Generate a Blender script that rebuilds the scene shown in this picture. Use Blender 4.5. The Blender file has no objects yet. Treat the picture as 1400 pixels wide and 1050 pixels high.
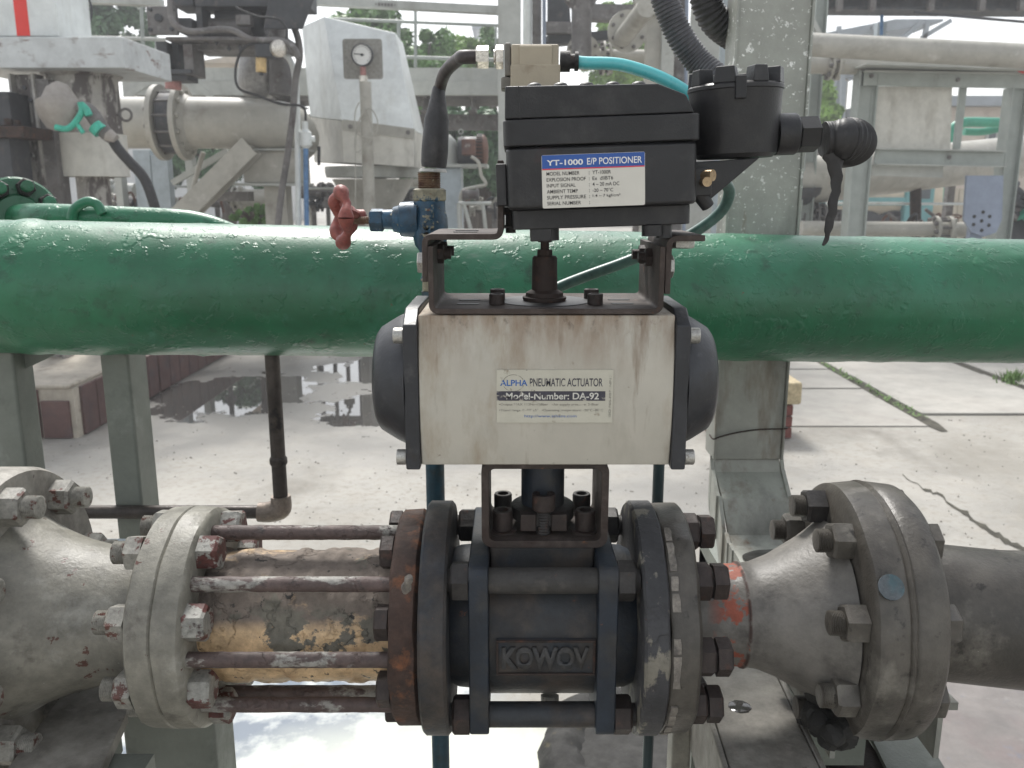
import bpy, bmesh, math, random
from mathutils import Vector, Matrix, noise
rnd = random.Random(7)
R = math.radians
S = bpy.context.scene
COL = S.collection

# ------------------------------------------------------------------ camera
PITCH = R(12.5); H = 1.25; F = 1188.0
cam = bpy.data.cameras.new('camera'); cam_o = bpy.data.objects.new('camera', cam); COL.objects.link(cam_o)
cam_o.location = (0, 0, H); cam_o.rotation_euler = (R(90) - PITCH, 0, 0)
cam.sensor_width = 36; cam.lens = F / 1400 * 36; cam.clip_start = .02; cam.clip_end = 400
cam.dof.use_dof = True; cam.dof.focus_distance = .70; cam.dof.aperture_fstop = 17
S.camera = cam_o
# ------------------------------------------------------------------ sky and sun
SUN_EL, SUN_AZ = R(54), R(-14)       # high, a little behind the scene and to the left
W = bpy.data.worlds.new("World"); S.world = W; W.use_nodes = True
wn = W.node_tree; wn.nodes.clear()
sky = wn.nodes.new('ShaderNodeTexSky'); sky.sky_type = 'NISHITA'; sky.sun_disc = False
sky.sun_elevation = SUN_EL; sky.sun_rotation = SUN_AZ; sky.dust_density = 1.5; sky.air_density = 1.3
hs = wn.nodes.new('ShaderNodeHueSaturation'); hs.inputs['Saturation'].default_value = .22
bgn = wn.nodes.new('ShaderNodeBackground'); bgn.inputs[1].default_value = .078
wo = wn.nodes.new('ShaderNodeOutputWorld')
wn.links.new(sky.outputs[0], hs.inputs['Color']); wn.links.new(hs.outputs[0], bgn.inputs[0]); wn.links.new(bgn.outputs[0], wo.inputs[0])
sl = bpy.data.lights.new('sun', 'SUN'); sl.energy = 1.5; sl.angle = R(16); sl.color = (1, .97, .92)
so = bpy.data.objects.new('sun', sl); COL.objects.link(so)
sd = Vector((math.sin(SUN_AZ) * math.cos(SUN_EL), math.cos(SUN_AZ) * math.cos(SUN_EL), math.sin(SUN_EL)))
so.rotation_euler = sd.to_track_quat('Z', 'Y').to_euler(); so.location = (0, 3, 8)
S.view_settings.view_transform = 'Standard'; S.view_settings.look = 'None'
S.view_settings.gamma = 1; S.view_settings.use_curve_mapping = False
S.view_settings.exposure = 1.68
S.render.engine = 'CYCLES'; S.cycles.max_bounces = 6

# ------------------------------------------------------------------ geometry helpers
cp, sp = math.cos(PITCH), math.sin(PITCH)
def at(px, py, Y):                                   # a point of the place seen at this pixel, Y metres away
    u = (px - 700) / F; v = (525 - py) / F
    y = cp + v * sp; z = -sp + v * cp; t = Y / y
    return Vector((u * t, Y, H + z * t))
def mpp(py, Y): return Y / (cp + (525 - py) / F * sp) / F      # metres per pixel there

class MB:
    def __init__(s): s.v = []; s.f = []
    def add(s, vs, fs):
        n = len(s.v); s.v += [Vector(p) for p in vs]; s.f += [tuple(i + n for i in f) for f in fs]; return s
    def hexa(s, c):                                  # 8 corners: bottom loop 0-3, top loop 4-7
        return s.add(c, [(3,2,1,0),(4,5,6,7),(0,1,5,4),(1,2,6,5),(2,3,7,6),(3,0,4,7)])
    def box(s, x0, x1, y0, y1, z0, z1):
        return s.hexa([(x0,y0,z0),(x1,y0,z0),(x1,y1,z0),(x0,y1,z0),(x0,y0,z1),(x1,y0,z1),(x1,y1,z1),(x0,y1,z1)])
    def pbox(s, x0, y0, x1, y1, Y, d, z0=None):      # box whose front face fills the pixel rectangle at distance Y
        a = at(x0, y0, Y); b = at(x1, y1, Y)
        m = at((x0+x1)/2, (y0+y1)/2, Y); w = abs(x1-x0) * mpp((y0+y1)/2, Y) / 2
        return s.box(m.x - w, m.x + w, Y, Y + d, b.z if z0 is None else z0, a.z)
    def beam(s, p, q, w, h, up=None):
        p, q = Vector(p), Vector(q); d = (q - p).normalized()
        up = Vector(up) if up else (Vector((0,0,1)) if abs(d.z) < .9 else Vector((0,1,0)))
        a = d.cross(up).normalized() * w / 2; b = a.cross(d).normalized() * h / 2
        return s.hexa([p-a-b, p+a-b, p+a+b, p-a+b, q-a-b, q+a-b, q+a+b, q-a+b])
    def ibeam(s, p, q, w, h, t=None, up=None):
        t = t or h * .09; p, q = Vector(p), Vector(q); d = (q - p).normalized()
        up = Vector(up) if up else (Vector((0,0,1)) if abs(d.z) < .9 else Vector((0,1,0)))
        a = d.cross(up).normalized(); b = a.cross(d).normalized()
        o = b * (h - t) / 2
        s.beam(p + o, q + o, w, t, up); s.beam(p - o, q - o, w, t, up)
        return s.beam(p, q, t, h - 2 * t - .0006, up)
    def lathe(s, o, d, prof, seg=40, a0=0, cap=True):  # prof: (axial, radius)
        o, d = Vector(o), Vector(d).normalized()
        u = d.cross(Vector((0,0,1))) if abs(d.z) < .95 else d.cross(Vector((0,1,0)))
        u.normalize(); v = u.cross(d).normalized()
        vs = []; fs = []; m = len(prof)
        for k in range(seg):
            a = 2 * math.pi * k / seg + a0; e = u * math.cos(a) + v * math.sin(a)
            for (x, r) in prof: vs.append(o + d * x + e * r)
        for k in range(seg):
            k2 = (k + 1) % seg
            for j in range(m - 1): fs.append((k*m+j, k2*m+j, k2*m+j+1, k*m+j+1))
        if cap:
            fs.append(tuple(k*m for k in range(seg))[::-1]); fs.append(tuple(k*m+m-1 for k in range(seg)))
        return s.add(vs, fs)
    def cyl(s, p, q, r, seg=24, ch=0, r2=None):
        p, q = Vector(p), Vector(q); L = (q - p).length; r2 = r if r2 is None else r2
        pr = [(0, r), (L, r2)] if not ch else [(0, r-ch), (ch, r), (L-ch, r2), (L, r2-ch)]
        return s.lathe(p, q - p, pr, seg)
    def tube(s, pts, rad, seg=14, smooth=0):
        pts = [Vector(p) for p in pts]
        rad = list(rad) if isinstance(rad, (list, tuple)) else [rad] * len(pts)
        if smooth: pts, rad = catmull(pts, rad, smooth)
        T = []
        for i in range(len(pts)):
            a = pts[max(i-1, 0)]; b = pts[min(i+1, len(pts)-1)]; T.append((b - a).normalized())
        n = T[0].cross(Vector((0,0,1)));
        if n.length < .1: n = T[0].cross(Vector((0,1,0)))
        n.normalize(); vs = []; fs = []
        for i, p in enumerate(pts):
            if i: n = (n - T[i] * n.dot(T[i])).normalized()
            b = T[i].cross(n)
            for k in range(seg):
                a = 2 * math.pi * k / seg; vs.append(p + (n * math.cos(a) + b * math.sin(a)) * rad[i])
        for i in range(len(pts) - 1):
            for k in range(seg):
                k2 = (k+1) % seg; fs.append((i*seg+k, i*seg+k2, (i+1)*seg+k2, (i+1)*seg+k))
        fs.append(tuple(range(seg))[::-1]); fs.append(tuple(range((len(pts)-1)*seg, len(pts)*seg)))
        return s.add(vs, fs)
    def prism(s, poly, ax, a0, a1):
        def m(p, a): return {'y': (p[0], a, p[1]), 'x': (a, p[0], p[1]), 'z': (p[0], p[1], a)}[ax]
        n = len(poly); vs = [m(p, a0) for p in poly] + [m(p, a1) for p in poly]
        fs = [tuple(range(n)), tuple(range(2*n-1, n-1, -1))] + [(i, n+i, n+(i+1) % n, (i+1) % n) for i in range(n)]
        return s.add(vs, fs)
    def xf(s, M): s.v = [M @ p for p in s.v]; return s

def catmull(P, rad, n):
    out = []; ro = []
    for i in range(len(P) - 1):
        p0 = P[max(i-1, 0)]; p1 = P[i]; p2 = P[i+1]; p3 = P[min(i+2, len(P)-1)]
        for k in range(n):
            t = k / n
            out.append(.5 * ((2*p1) + (p2-p0)*t + (2*p0-5*p1+4*p2-p3)*t*t + (3*p1-p0-3*p2+p3)*t**3))
            ro.append(rad[i] * (1-t) + rad[i+1] * t)
    out.append(P[-1]); ro.append(rad[-1]); return out, ro
def rrect(x0, x1, y0, y1, r, n=4):
    out = []
    for cx, cy, a in ((x1-r, y1-r, 0), (x0+r, y1-r, 90), (x0+r, y0+r, 180), (x1-r, y0+r, 270)):
        for k in range(n+1):
            t = R(a + 90*k/n); out.append((cx + r*math.cos(t), cy + r*math.sin(t)))
    return out
def strip(path, th, fil, n=5):                       # sheet bent along a path (2D), corners rounded
    P = [Vector(p) for p in path]; c = [P[0]]
    for i in range(1, len(P)-1):
        a = (P[i-1]-P[i]).normalized(); b = (P[i+1]-P[i]).normalized()
        s_, e_ = P[i] + a*fil, P[i] + b*fil
        for k in range(n+1):
            t = k/n; c.append(s_*(1-t)**2 + P[i]*2*t*(1-t) + e_*t*t)
    c.append(P[-1]); L = []; Q = []
    for i in range(len(c)):
        d = (c[min(i+1, len(c)-1)] - c[max(i-1, 0)]).normalized(); nn = Vector((-d.y, d.x))
        L.append(c[i] + nn*th/2); Q.append(c[i] - nn*th/2)
    return [tuple(p) for p in L + Q[::-1]]

# ------------------------------------------------------------------ object helpers
def wloc(o):
    v = Vector((0, 0, 0))
    while o: v += o.location; o = o.parent
    return v
def thing(name, label, cat, loc=(0,0,0), group=None, rot=None):
    o = bpy.data.objects.new(name, None); COL.objects.link(o); o.location = loc; o.empty_display_size = .05
    if rot: o.rotation_euler = rot
    o['label'] = label; o['category'] = cat
    if group: o['group'] = group
    return o
def part(name, mb, mat, parent=None, bev=0, sharp=38, label=None, kind=None, segs=2):
    off = wloc(parent) if parent else Vector((0,0,0))
    me = bpy.data.meshes.new(name); me.from_pydata([p - off for p in mb.v], [], mb.f); me.update()
    bm = bmesh.new(); bm.from_mesh(me); bmesh.ops.recalc_face_normals(bm, faces=bm.faces)
    bm.to_mesh(me); bm.free()
    me.materials.append(mat)
    for p in me.polygons: p.use_smooth = True
    me.set_sharp_from_angle(angle=R(sharp))
    o = bpy.data.objects.new(name, me); COL.objects.link(o); o.parent = parent
    if bev:
        md = o.modifiers.new('bevel', 'BEVEL'); md.width = bev; md.segments = segs; md.limit_method = 'ANGLE'
        md.angle_limit = R(40); md.harden_normals = True
    if label: o['label'] = label
    if kind: o['kind'] = kind
    return o
def solo(name, label, cat, mb, mat, group=None, **k):   # a thing that is one mesh
    c = sum(mb.v, Vector()) / len(mb.v); c.z = min(p.z for p in mb.v)
    o = part(name, mb, mat, None, **k)
    for v in o.data.vertices: v.co -= c
    o.location = c; o['label'] = label; o['category'] = cat
    if group: o['group'] = group
    return o
_mc = {}
def unit(kind, mat):                                 # shared unit meshes along +Z, radius 1, height 1
    k = (kind, mat.name)
    if k in _mc: return _mc[k]
    m = MB()
    if kind == 'hex':
        m.lathe((0,0,0), (0,0,1), [(0, 1), (.86, 1), (1, .87)], 6)
    elif kind == 'cap':                              # socket head
        m.lathe((0,0,0), (0,0,1), [(0, .94), (.06, 1), (.92, 1), (1, .93), (1, .6), (.55, .55), (.55, .01)], 20)
    elif kind == 'stud':
        pr = []
        for i in range(9): pr += [(i/9, .9), (i/9 + .055, 1)]
        m.lathe((0,0,0), (0,0,1), pr + [(.985, .92), (1, .8)], 16)
    elif kind == 'rod': m.lathe((0,0,0), (0,0,1), [(0, 1), (1, 1)], 18)
    elif kind == 'dome': m.lathe((0,0,0), (0,0,1), [(0, 1), (.35, 1), (.75, .8), (1, .35)], 14)
    me = bpy.data.meshes.new(kind + '_mesh'); me.from_pydata([p * .015 for p in m.v], [], m.f); me.update()
    bm = bmesh.new(); bm.from_mesh(me); bmesh.ops.recalc_face_normals(bm, faces=bm.faces); bm.to_mesh(me); bm.free()
    me.materials.append(mat)
    for p in me.polygons: p.use_smooth = True
    me.set_sharp_from_angle(angle=R(35)); _mc[k] = me; return me
def inst(name, kind, mat, parent, loc, d, r, h, spin=None):
    o = bpy.data.objects.new(name, unit(kind, mat)); COL.objects.link(o); o.parent = parent
    o.location = Vector(loc) - wloc(parent)
    q = Vector(d).normalized().to_track_quat('Z', 'Y')
    q = q @ Matrix.Rotation(rnd.uniform(0, 1) if spin is None else spin, 3, 'Z').to_quaternion()
    o.rotation_mode = 'QUATERNION'; o.rotation_quaternion = q; o.scale = (r/.015, r/.015, h/.015); return o
def ring(c, d, rad, n, ph):                          # bolt circle; 0 deg faces the camera, 90 deg up
    d = Vector(d).normalized(); u = d.cross(Vector((0,0,1))).normalized() if abs(d.z) < .95 else Vector((0,-1,0))
    v = u.cross(d).normalized()
    if v.z < 0 and abs(d.z) < .95: v = -v
    return [Vector(c) + (u*math.cos(R(ph + 360*k/n)) + v*math.sin(R(ph + 360*k/n))) * rad for k in range(n)]
def text(name, s, o, w, h, mat, parent, xd=(1,0,0), zd=(0,0,1), ext=.0001, bold=0, label=None):
    cu = bpy.data.curves.new('txt', 'FONT'); cu.body = s; cu.size = 1; cu.extrude = 0; cu.offset = bold
    to = bpy.data.objects.new('txt', cu); COL.objects.link(to)
    bpy.context.view_layer.update()
    me = bpy.data.meshes.new_from_object(to.evaluated_get(bpy.context.evaluated_depsgraph_get()))
    bpy.data.objects.remove(to)
    xs = [v.co.x for v in me.vertices]; ys = [v.co.y for v in me.vertices]
    x0, x1, y0, y1 = min(xs), max(xs), min(ys), max(ys)
    if h is None: h = w * (y1-y0) / (x1-x0)
    xd, zd = Vector(xd), Vector(zd); nn = xd.cross(zd)
    off = wloc(parent)
    for v in me.vertices:
        a = (v.co.x - x0) / (x1-x0) * w; b = (v.co.y - y0) / (y1-y0) * h
        v.co = Vector(o) + xd*a + zd*b + nn*ext - off
    if ext > .0005:
        bm = bmesh.new(); bm.from_mesh(me)
        r = bmesh.ops.extrude_face_region(bm, geom=bm.faces[:])
        bmesh.ops.translate(bm, vec=-nn*ext, verts=[g for g in r['geom'] if isinstance(g, bmesh.types.BMVert)])
        bmesh.ops.recalc_face_normals(bm, faces=bm.faces); bm.to_mesh(me); bm.free()
    me.materials.clear(); me.materials.append(mat)
    ob = bpy.data.objects.new(name, me); COL.objects.link(ob); ob.parent = parent
    if label: ob['label'] = label
    return ob

# ------------------------------------------------------------------ materials
DEEP = {'dark_grey_end_cap', 'black_cast_housing', 'rusted_bracket_steel', 'dark_rust', 'greyed_blue_valve_paint', 'valve_ear_blue', 'dusty_dark_iron',
        'flange_with_peeling_paint', 'dirty_grey_paint', 'dark_nut', 'brown_nut', 'black_rubber', 'dusty_heat_shrink', 'orange_rust_flange', 'bare_drain_pipe', 'dark_teal_pipe'}
def mat(name, base, rough=.55, metal=0, layers=(), bump=(), coat=0, spec=.5, var=.12, vscale=9, mottle=True):
    """layers: (colour, scale, lo, hi[, stretch, rough, (z0,z1) band]); bump: (scale, strength[, detail, lo, hi])"""
    far = vscale <= 8 or name.startswith(('leaf', 'far'))
    if name in DEEP: base = tuple(c*.8 for c in base); layers = [(tuple(c*.85 for c in l_[0]),) + tuple(l_[1:]) for l_ in layers]
    m = bpy.data.materials.new(name); m.use_nodes = True; nt = m.node_tree; N = nt.nodes; Lk = nt.links.new
    b = N['Principled BSDF']; b.inputs['Metallic'].default_value = metal
    b.inputs['Coat Weight'].default_value = coat; b.inputs['Coat Roughness'].default_value = .22
    b.inputs['Specular IOR Level'].default_value = spec
    tc = N.new('ShaderNodeTexCoord'); co0 = tc.outputs['Object']
    oi = N.new('ShaderNodeObjectInfo'); va = N.new('ShaderNodeVectorMath'); va.operation = 'MULTIPLY_ADD'
    Lk(oi.outputs['Random'], va.inputs[0]); va.inputs[1].default_value = (3.1, 1.7, 2.3) if name not in ('tan_pipe_with_grey_crust', 'grey_paint_over_red_primer') else (0, 0, 0); Lk(co0, va.inputs[2]); co = va.outputs[0]
    def noi(scale, detail=6, stretch=None, rr=.6):
        n = N.new('ShaderNodeTexNoise'); n.inputs['Scale'].default_value = scale; n.inputs['Detail'].default_value = detail
        n.inputs['Roughness'].default_value = rr
        if stretch:
            mp = N.new('ShaderNodeMapping'); mp.inputs['Scale'].default_value = stretch; mp.inputs['Location'].default_value = (scale*.13, .7, .3)
            Lk(co, mp.inputs[0]); Lk(mp.outputs[0], n.inputs['Vector'])
        else:
            mp = N.new('ShaderNodeMapping'); mp.inputs['Location'].default_value = (scale*.037, scale*.011, .3)
            Lk(co, mp.inputs[0]); Lk(mp.outputs[0], n.inputs['Vector'])
        return n.outputs[0]
    def ramp(x, lo, hi, a=0, c=1):
        r = N.new('ShaderNodeMapRange'); r.inputs[1].default_value = lo; r.inputs[2].default_value = hi
        r.inputs[3].default_value = a; r.inputs[4].default_value = c; Lk(x, r.inputs[0]); return r.outputs[0]
    def mul(x, y):
        n = N.new('ShaderNodeMath'); n.operation = 'MULTIPLY'; Lk(x, n.inputs[0]); Lk(y, n.inputs[1]); return n.outputs[0]
    def mix(f, a, c):
        n = N.new('ShaderNodeMix'); n.data_type = 'RGBA'; Lk(f, n.inputs[0])
        for i, v in ((6, a), (7, c)):
            if isinstance(v, tuple): n.inputs[i].default_value = v + (1,) if len(v) == 3 else v
            else: Lk(v, n.inputs[i])
        return n.outputs[2]
    d = tuple(c*(1-var*1.6) for c in base); l = tuple(min(1, c*(1+var)) for c in base)
    col = mix(ramp(noi(vscale), .3, .7), d, l)
    ro = ramp(noi(vscale*2.3), .25, .75, max(0, rough-.1), min(1, rough+.1))
    msk0 = None
    for ly in layers:
        c, sc, lo, hi = ly[:4]; st = ly[4] if len(ly) > 4 else None; rr = ly[5] if len(ly) > 5 else None
        band = ly[6] if len(ly) > 6 else None
        f = ramp(noi(sc, 8, st, .65), lo, hi)
        if band:
            sx = N.new('ShaderNodeSeparateXYZ'); Lk(co0, sx.inputs[0])
            f = mul(f, ramp(sx.outputs['XYZ'.index(band[0])], band[1], band[2]))
            if len(band) > 3: f = mul(f, ramp(sx.outputs['XYZ'.index(band[0])], band[3], band[4], 1, 0))
        col = mix(f, col, c)
        if rr is not None:
            n = N.new('ShaderNodeMix'); Lk(f, n.inputs[0]); Lk(ro, n.inputs[2]); n.inputs[3].default_value = rr; ro = n.outputs[0]
        msk0 = f
    mm_ = N.new('ShaderNodeMix'); mm_.data_type = 'RGBA'; mm_.blend_type = 'MULTIPLY'; mm_.inputs[0].default_value = 1
    gr = N.new('ShaderNodeCombineColor'); gv = ramp(noi(vscale*4.3, 10, None, .72), .32, .62, .86 if far else .66, 1.08 if far else 1.18)
    for i_ in range(3): Lk(gv, gr.inputs[i_])
    if mottle: Lk(col, mm_.inputs[6]); Lk(gr.outputs[0], mm_.inputs[7]); col = mm_.outputs[2]
    Lk(col, b.inputs['Base Color']); Lk(ro, b.inputs['Roughness'])
    prev = None
    for bp in bump:
        sc, stg = bp[:2]
        x = noi(sc, bp[2] if len(bp) > 2 else 5)
        if len(bp) > 3: x = ramp(x, bp[3], bp[4])
        n = N.new('ShaderNodeBump'); n.inputs['Strength'].default_value = min(1, stg); n.inputs['Distance'].default_value = .0014 * (stg if stg > 1 else 1)
        Lk(x, n.inputs['Height'])
        if prev: Lk(prev, n.inputs['Normal'])
        prev = n.outputs[0]
    if prev: Lk(prev, b.inputs['Normal'])
    return m
RUST = (.10, .045, .025); DRUST = (.045, .026, .02); ORUST = (.28, .10, .045)
M = {}
M['green'] = mat('green_paint', (.006, .120, .050), .42, coat=.28, var=.2, vscale=7,
    layers=[((.02, .16, .085), 5, .5, .68, None, .5), ((.035, .16, .10), 26, .62, .76, None, .5), ((.005, .055, .025), 30, .58, .72), ((.20, .30, .24), 160, .72, .77), ((.02, .05, .03), 260, .72, .76), ((.11, .055, .03), 70, .70, .73, None, .8), ((.18, .22, .19), 9, .66, .78, (.4, 1, 1), .7)],
    bump=[(24, .8, 3, .60, .68), (75, .5, 3, .56, .64), (300, .22, 4)])
M['cream_alu'] = mat('stained_cast_aluminium', (.46, .435, .375), .5, .1, var=.06, vscale=22, mottle=False,
    layers=[((.36, .335, .28), 26, .54, .8, (1,1,.35)),
            ((.28, .215, .14), 14, .54, .76, (1.3, .2, .45), .7), ((.15, .095, .055), 30, .57, .75, (1.3, .2, .16), .7), ((.19, .11, .055), 26, .40, .62, (1, .2, .3), .8, ('Z', .070, .124)),
            ((.07, .045, .03), 120, .55, .72, (1, 1, .7), .8, ('Z', .102, .120)), ((.10, .08, .06), 300, .68, .74), ((.22,.19,.15), 90, .66, .74)],
    bump=[(500, .12), (60, .15)])
M['endcap'] = mat('dark_grey_end_cap', (.028, .03, .036), .42, var=.2, layers=[((.09, .09, .09), 60, .6, .8), ((.25, .24, .22), 260, .73, .77), ((.02,.016,.012), 25, .55, .7)], bump=[(300, .2)])
M['black_cast'] = mat('black_cast_housing', (.012, .012, .014), .42, var=.25, layers=[((.035, .033, .033), 40, .5, .75), ((.06,.018,.02), 14, .66, .82), ((.13, .12, .11), 420, .74, .78)], bump=[(700, .18)])
M['rusty_steel'] = mat('rusted_bracket_steel', (.060, .044, .037), .68, .2, var=.25, layers=[((.12, .095, .085), 45, .5, .75), (DRUST, 30, .52, .7), ((.19, .08, .035), 80, .64, .74)], bump=[(350, .5), (90, .3)])
M['rust_dark'] = mat('dark_rust', (.045, .028, .022), .75, .1, var=.3, layers=[((.12, .05, .03), 60, .55, .72), ((.02, .017, .016), 25, .5, .7)], bump=[(240, .6), (60, .4)])
M['rust_orange'] = mat('orange_rust_flange', (.065, .036, .026), .8, var=.3, vscale=30, layers=[((.20, .075, .03), 45, .56, .70), ((.022, .019, .018), 22, .50, .66), ((.16, .14, .12), 150, .68, .74)], bump=[(160, .9), (40, .6)])
M['valve_blue'] = mat('greyed_blue_valve_paint', (.025, .029, .034), .58, var=.3, vscale=12, layers=[((.016, .028, .045), 18, .54, .70), ((.065, .050, .040), 24, .45, .66), ((.012,.011,.011), 16, .52, .7), ((.15, .055, .03), 95, .67, .74), ((.25,.24,.22), 420, .75, .78)], bump=[(300, .35), (50, .2)])
M['valve_side'] = mat('valve_ear_blue', (.014, .023, .037), .55, var=.3, vscale=16, layers=[((.04, .038, .036), 24, .48, .66), ((.17, .06, .03), 120, .66, .72)], bump=[(300, .3)])
M['valve_grey'] = mat('dusty_dark_iron', (.06, .056, .052), .66, var=.25, vscale=14, layers=[((.025, .032, .042), 14, .5, .66), ((.12, .105, .09), 30, .56, .74), ((.16, .07, .04), 130, .68, .74)], bump=[(260, .5), (60, .3)])
M['flange_peel'] = mat('flange_with_peeling_paint', (.05, .05, .054), .62, var=.25, vscale=14, layers=[((.20, .185, .15), 22, .53, .56, (1,1,.6)), ((.035, .033, .036), 60, .6, .66), ((.13,.05,.03), 120, .66, .72)], bump=[(200, .5), (22, .6, 8, .53, .56)])
M['olive'] = mat('grey_olive_paint', (.20, .19, .158), .5, var=.16, vscale=11, layers=[((.34, .335, .30), 20, .55, .75), ((.10, .09, .075), 34, .58, .70), ((.085, .035, .026), 55, .645, .66), ((.42,.41,.38), 200, .68, .74)], bump=[(120, .5), (22, .5, 4), (420, .25)])
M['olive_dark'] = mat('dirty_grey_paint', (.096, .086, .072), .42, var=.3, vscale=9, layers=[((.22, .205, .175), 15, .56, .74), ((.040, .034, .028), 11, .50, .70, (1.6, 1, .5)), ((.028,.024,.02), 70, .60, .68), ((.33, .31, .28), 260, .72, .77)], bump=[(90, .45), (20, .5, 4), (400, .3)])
M['redpatch'] = mat('grey_paint_over_red_primer', (.15, .14, .125), .5, var=.2, vscale=9, layers=[((.06, .055, .05), 22, .56, .72), ((.27, .072, .042), 42, .48, .52, None, .7, ('X', -.056, -.040, -.0195, -.0180)), ((.05,.03,.025), 60, .40, .5, None, .8, ('X', -.0215, -.0200, -.0190, -.0175))], bump=[(90, .4), (300, .3)])
M['sleeve'] = mat('tan_pipe_with_grey_crust', (.60, .42, .24), .5, var=.2, vscale=22,
    layers=[((.34, .21, .11), 26, .54, .72), ((.165, .135, .112), 20, .36, .46, (.6, 1, 1), .8, ('Z', .112, .122)), ((.14, .13, .105), 24, .54, .56, (.8, 1, 1), .85, ('Z', .083, .090, .125, .135)), ((.14, .13, .105), 24, .60, .62, (.8, 1, 1), .85), ((.03, .028, .026), 130, .62, .66)],
    bump=[(21, .9, 8, .53, .56), (180, .5)])
M['rod'] = mat('flaking_rod_paint', (.085, .058, .052), .6, var=.2, vscale=30, layers=[((.26, .25, .225), 30, .52, .56, (.5, 1, 1)), ((.04, .03, .028), 90, .6, .68)], bump=[(30, .7, 8, .52, .56), (300, .4)])
M['nut_olive'] = mat('painted_nut', (.26, .25, .22), .5, var=.2, vscale=50, layers=[((.10, .04, .03), 70, .57, .60), ((.09,.08,.07), 90, .6, .7)], bump=[(200, .4)])
M['nut_red'] = mat('nut_with_red_primer', (.10, .028, .022), .55, var=.2, vscale=60, layers=[((.25, .245, .22), 60, .47, .50), ((.05,.03,.028), 110, .6, .68)], bump=[(42, .6, 8, .47, .52)])
M['nut_dark'] = mat('dark_nut', (.042, .038, .036), .55, .2, var=.3, vscale=50, layers=[((.10, .05, .035), 80, .6, .7)], bump=[(260, .5)])
M['nut_brown'] = mat('brown_nut', (.040, .027, .023), .6, .1, var=.3, vscale=50, layers=[((.085, .04, .028), 80, .58, .72)], bump=[(260, .5)])
M['steel'] = mat('dull_steel', (.42, .41, .38), .4, .7, var=.15, vscale=60, layers=[((.16,.12,.09), 150, .58, .7)], bump=[(300, .2)])
M['chrome'] = mat('bright_fitting', (.62, .58, .52), .3, .8, var=.15, vscale=60, bump=[(200, .1)])
M['brass'] = mat('brass_fitting', (.45, .33, .2), .35, .8, var=.2, vscale=60)
M['beige_block'] = mat('beige_coil_housing', (.40, .345, .255), .5, var=.06, mottle=False, vscale=30, layers=[((.27, .22, .15), 40, .58, .74), ((.55,.5,.4), 100, .66, .74)], bump=[(300, .2)])
M['beige_dark'] = mat('dark_beige_base', (.16, .15, .13), .5, var=.1)  # darker grey-beige for the coil's side flange, socket and foot
M['blue_valve'] = mat('chipped_blue_valve_paint', (.020, .075, .135), .42, var=.25, vscale=30, layers=[((.015, .035, .055), 50, .5, .66), ((.40, .37, .27), 170, .62, .66), ((.10, .05, .03), 130, .66, .7)], bump=[(170, .7, 8, .6, .66), (60, .4)])
M['blue_crust'] = mat('crusted_blue_union', (.30, .28, .20), .7, var=.3, vscale=60, layers=[((.02, .07, .12), 70, .52, .58), ((.13, .055, .03), 110, .62, .68)], bump=[(90, 1)])
M['blue_pipe'] = mat('blue_standpipe_paint', (.014, .060, .088), .45, var=.25, vscale=20, layers=[((.02, .035, .04), 30, .5, .62), ((.12,.07,.04), 150, .68, .72)], bump=[(150, .4)])
M['teal_pipe'] = mat('dark_teal_pipe', (.014, .035, .04), .5, var=.2)
M['red_wheel'] = mat('faded_red_handwheel', (.25, .065, .05), .5, var=.15, vscale=40, layers=[((.20, .04, .035), 60, .55, .7), ((.05,.03,.03), 180, .68, .72), ((.45,.25,.22), 90, .66, .76)], bump=[(150, .4)])
M['teal_tube'] = mat('turquoise_tube', (.10, .50, .52), .3, var=.06, vscale=40, coat=.3, layers=[((.25,.6,.6), 60, .6, .8)], mottle=False)
M['green_tube'] = mat('green_grey_tube', (.055, .125, .105), .4, var=.12, vscale=30, layers=[((.13,.2,.18), 60, .6, .8)])
M['rubber'] = mat('black_rubber', (.022, .021, .022), .5, var=.25, vscale=30, layers=[((.06, .055, .055), 60, .55, .75)], bump=[(180, .4)])
M['boot'] = mat('dusty_heat_shrink', (.035, .034, .037), .5, var=.2, vscale=30, layers=[((.075, .07, .068), 40, .5, .75), ((.2,.19,.18), 500, .74, .78)], bump=[(150, .3), (30, .3)])
M['conduit'] = mat('grey_ribbed_conduit', (.085, .084, .09), .45, var=.15, vscale=40)
M['cable'] = mat('worn_brown_cable', (.055, .042, .042), .5, var=.25, vscale=60, layers=[((.11,.09,.085), 60, .56, .7)])
M['thread'] = mat('rusty_thread', (.20, .13, .08), .7, .1, var=.3, vscale=90, layers=[((.09, .035, .02), 120, .5, .62), ((.4,.36,.26), 200, .62, .68)], bump=[(260, .7)])
M['column'] = mat('grey_green_column_paint', (.33, .335, .30), .5, var=.12, vscale=5, layers=[((.14, .14, .125), 9, .5, .7, (1,1,.25)), ((.75, .75, .72), 60, .62, .64, None, .6, ('Z', 1.12, 1.36, 1.42, 1.62)), ((.75,.75,.72), 130, .60, .63, None, .6, ('Z', .98, 1.3, 1.45, 1.7)), ((.15,.11,.075), 16, .54, .72, (1,1,.25), .7, ('Z', .70, .74, 1.0, 1.15)), ((.16,.09,.05), 26, .62, .74, (1,1,.2)), ((.09,.085,.075), 160, .7, .74)], bump=[(150, .3)])
M['bluesteel'] = mat('pale_blue_steel', (.36, .41, .44), .45, var=.08, vscale=4, layers=[((.25, .28, .30), 7, .55, .75, (1,1,.3))])
M['sticker'] = mat('clear_bluish_film', (.085, .10, .108), .25, var=.1, mottle=True, vscale=60, layers=[((.05,.095,.11), 45, .5, .66)])
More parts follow.
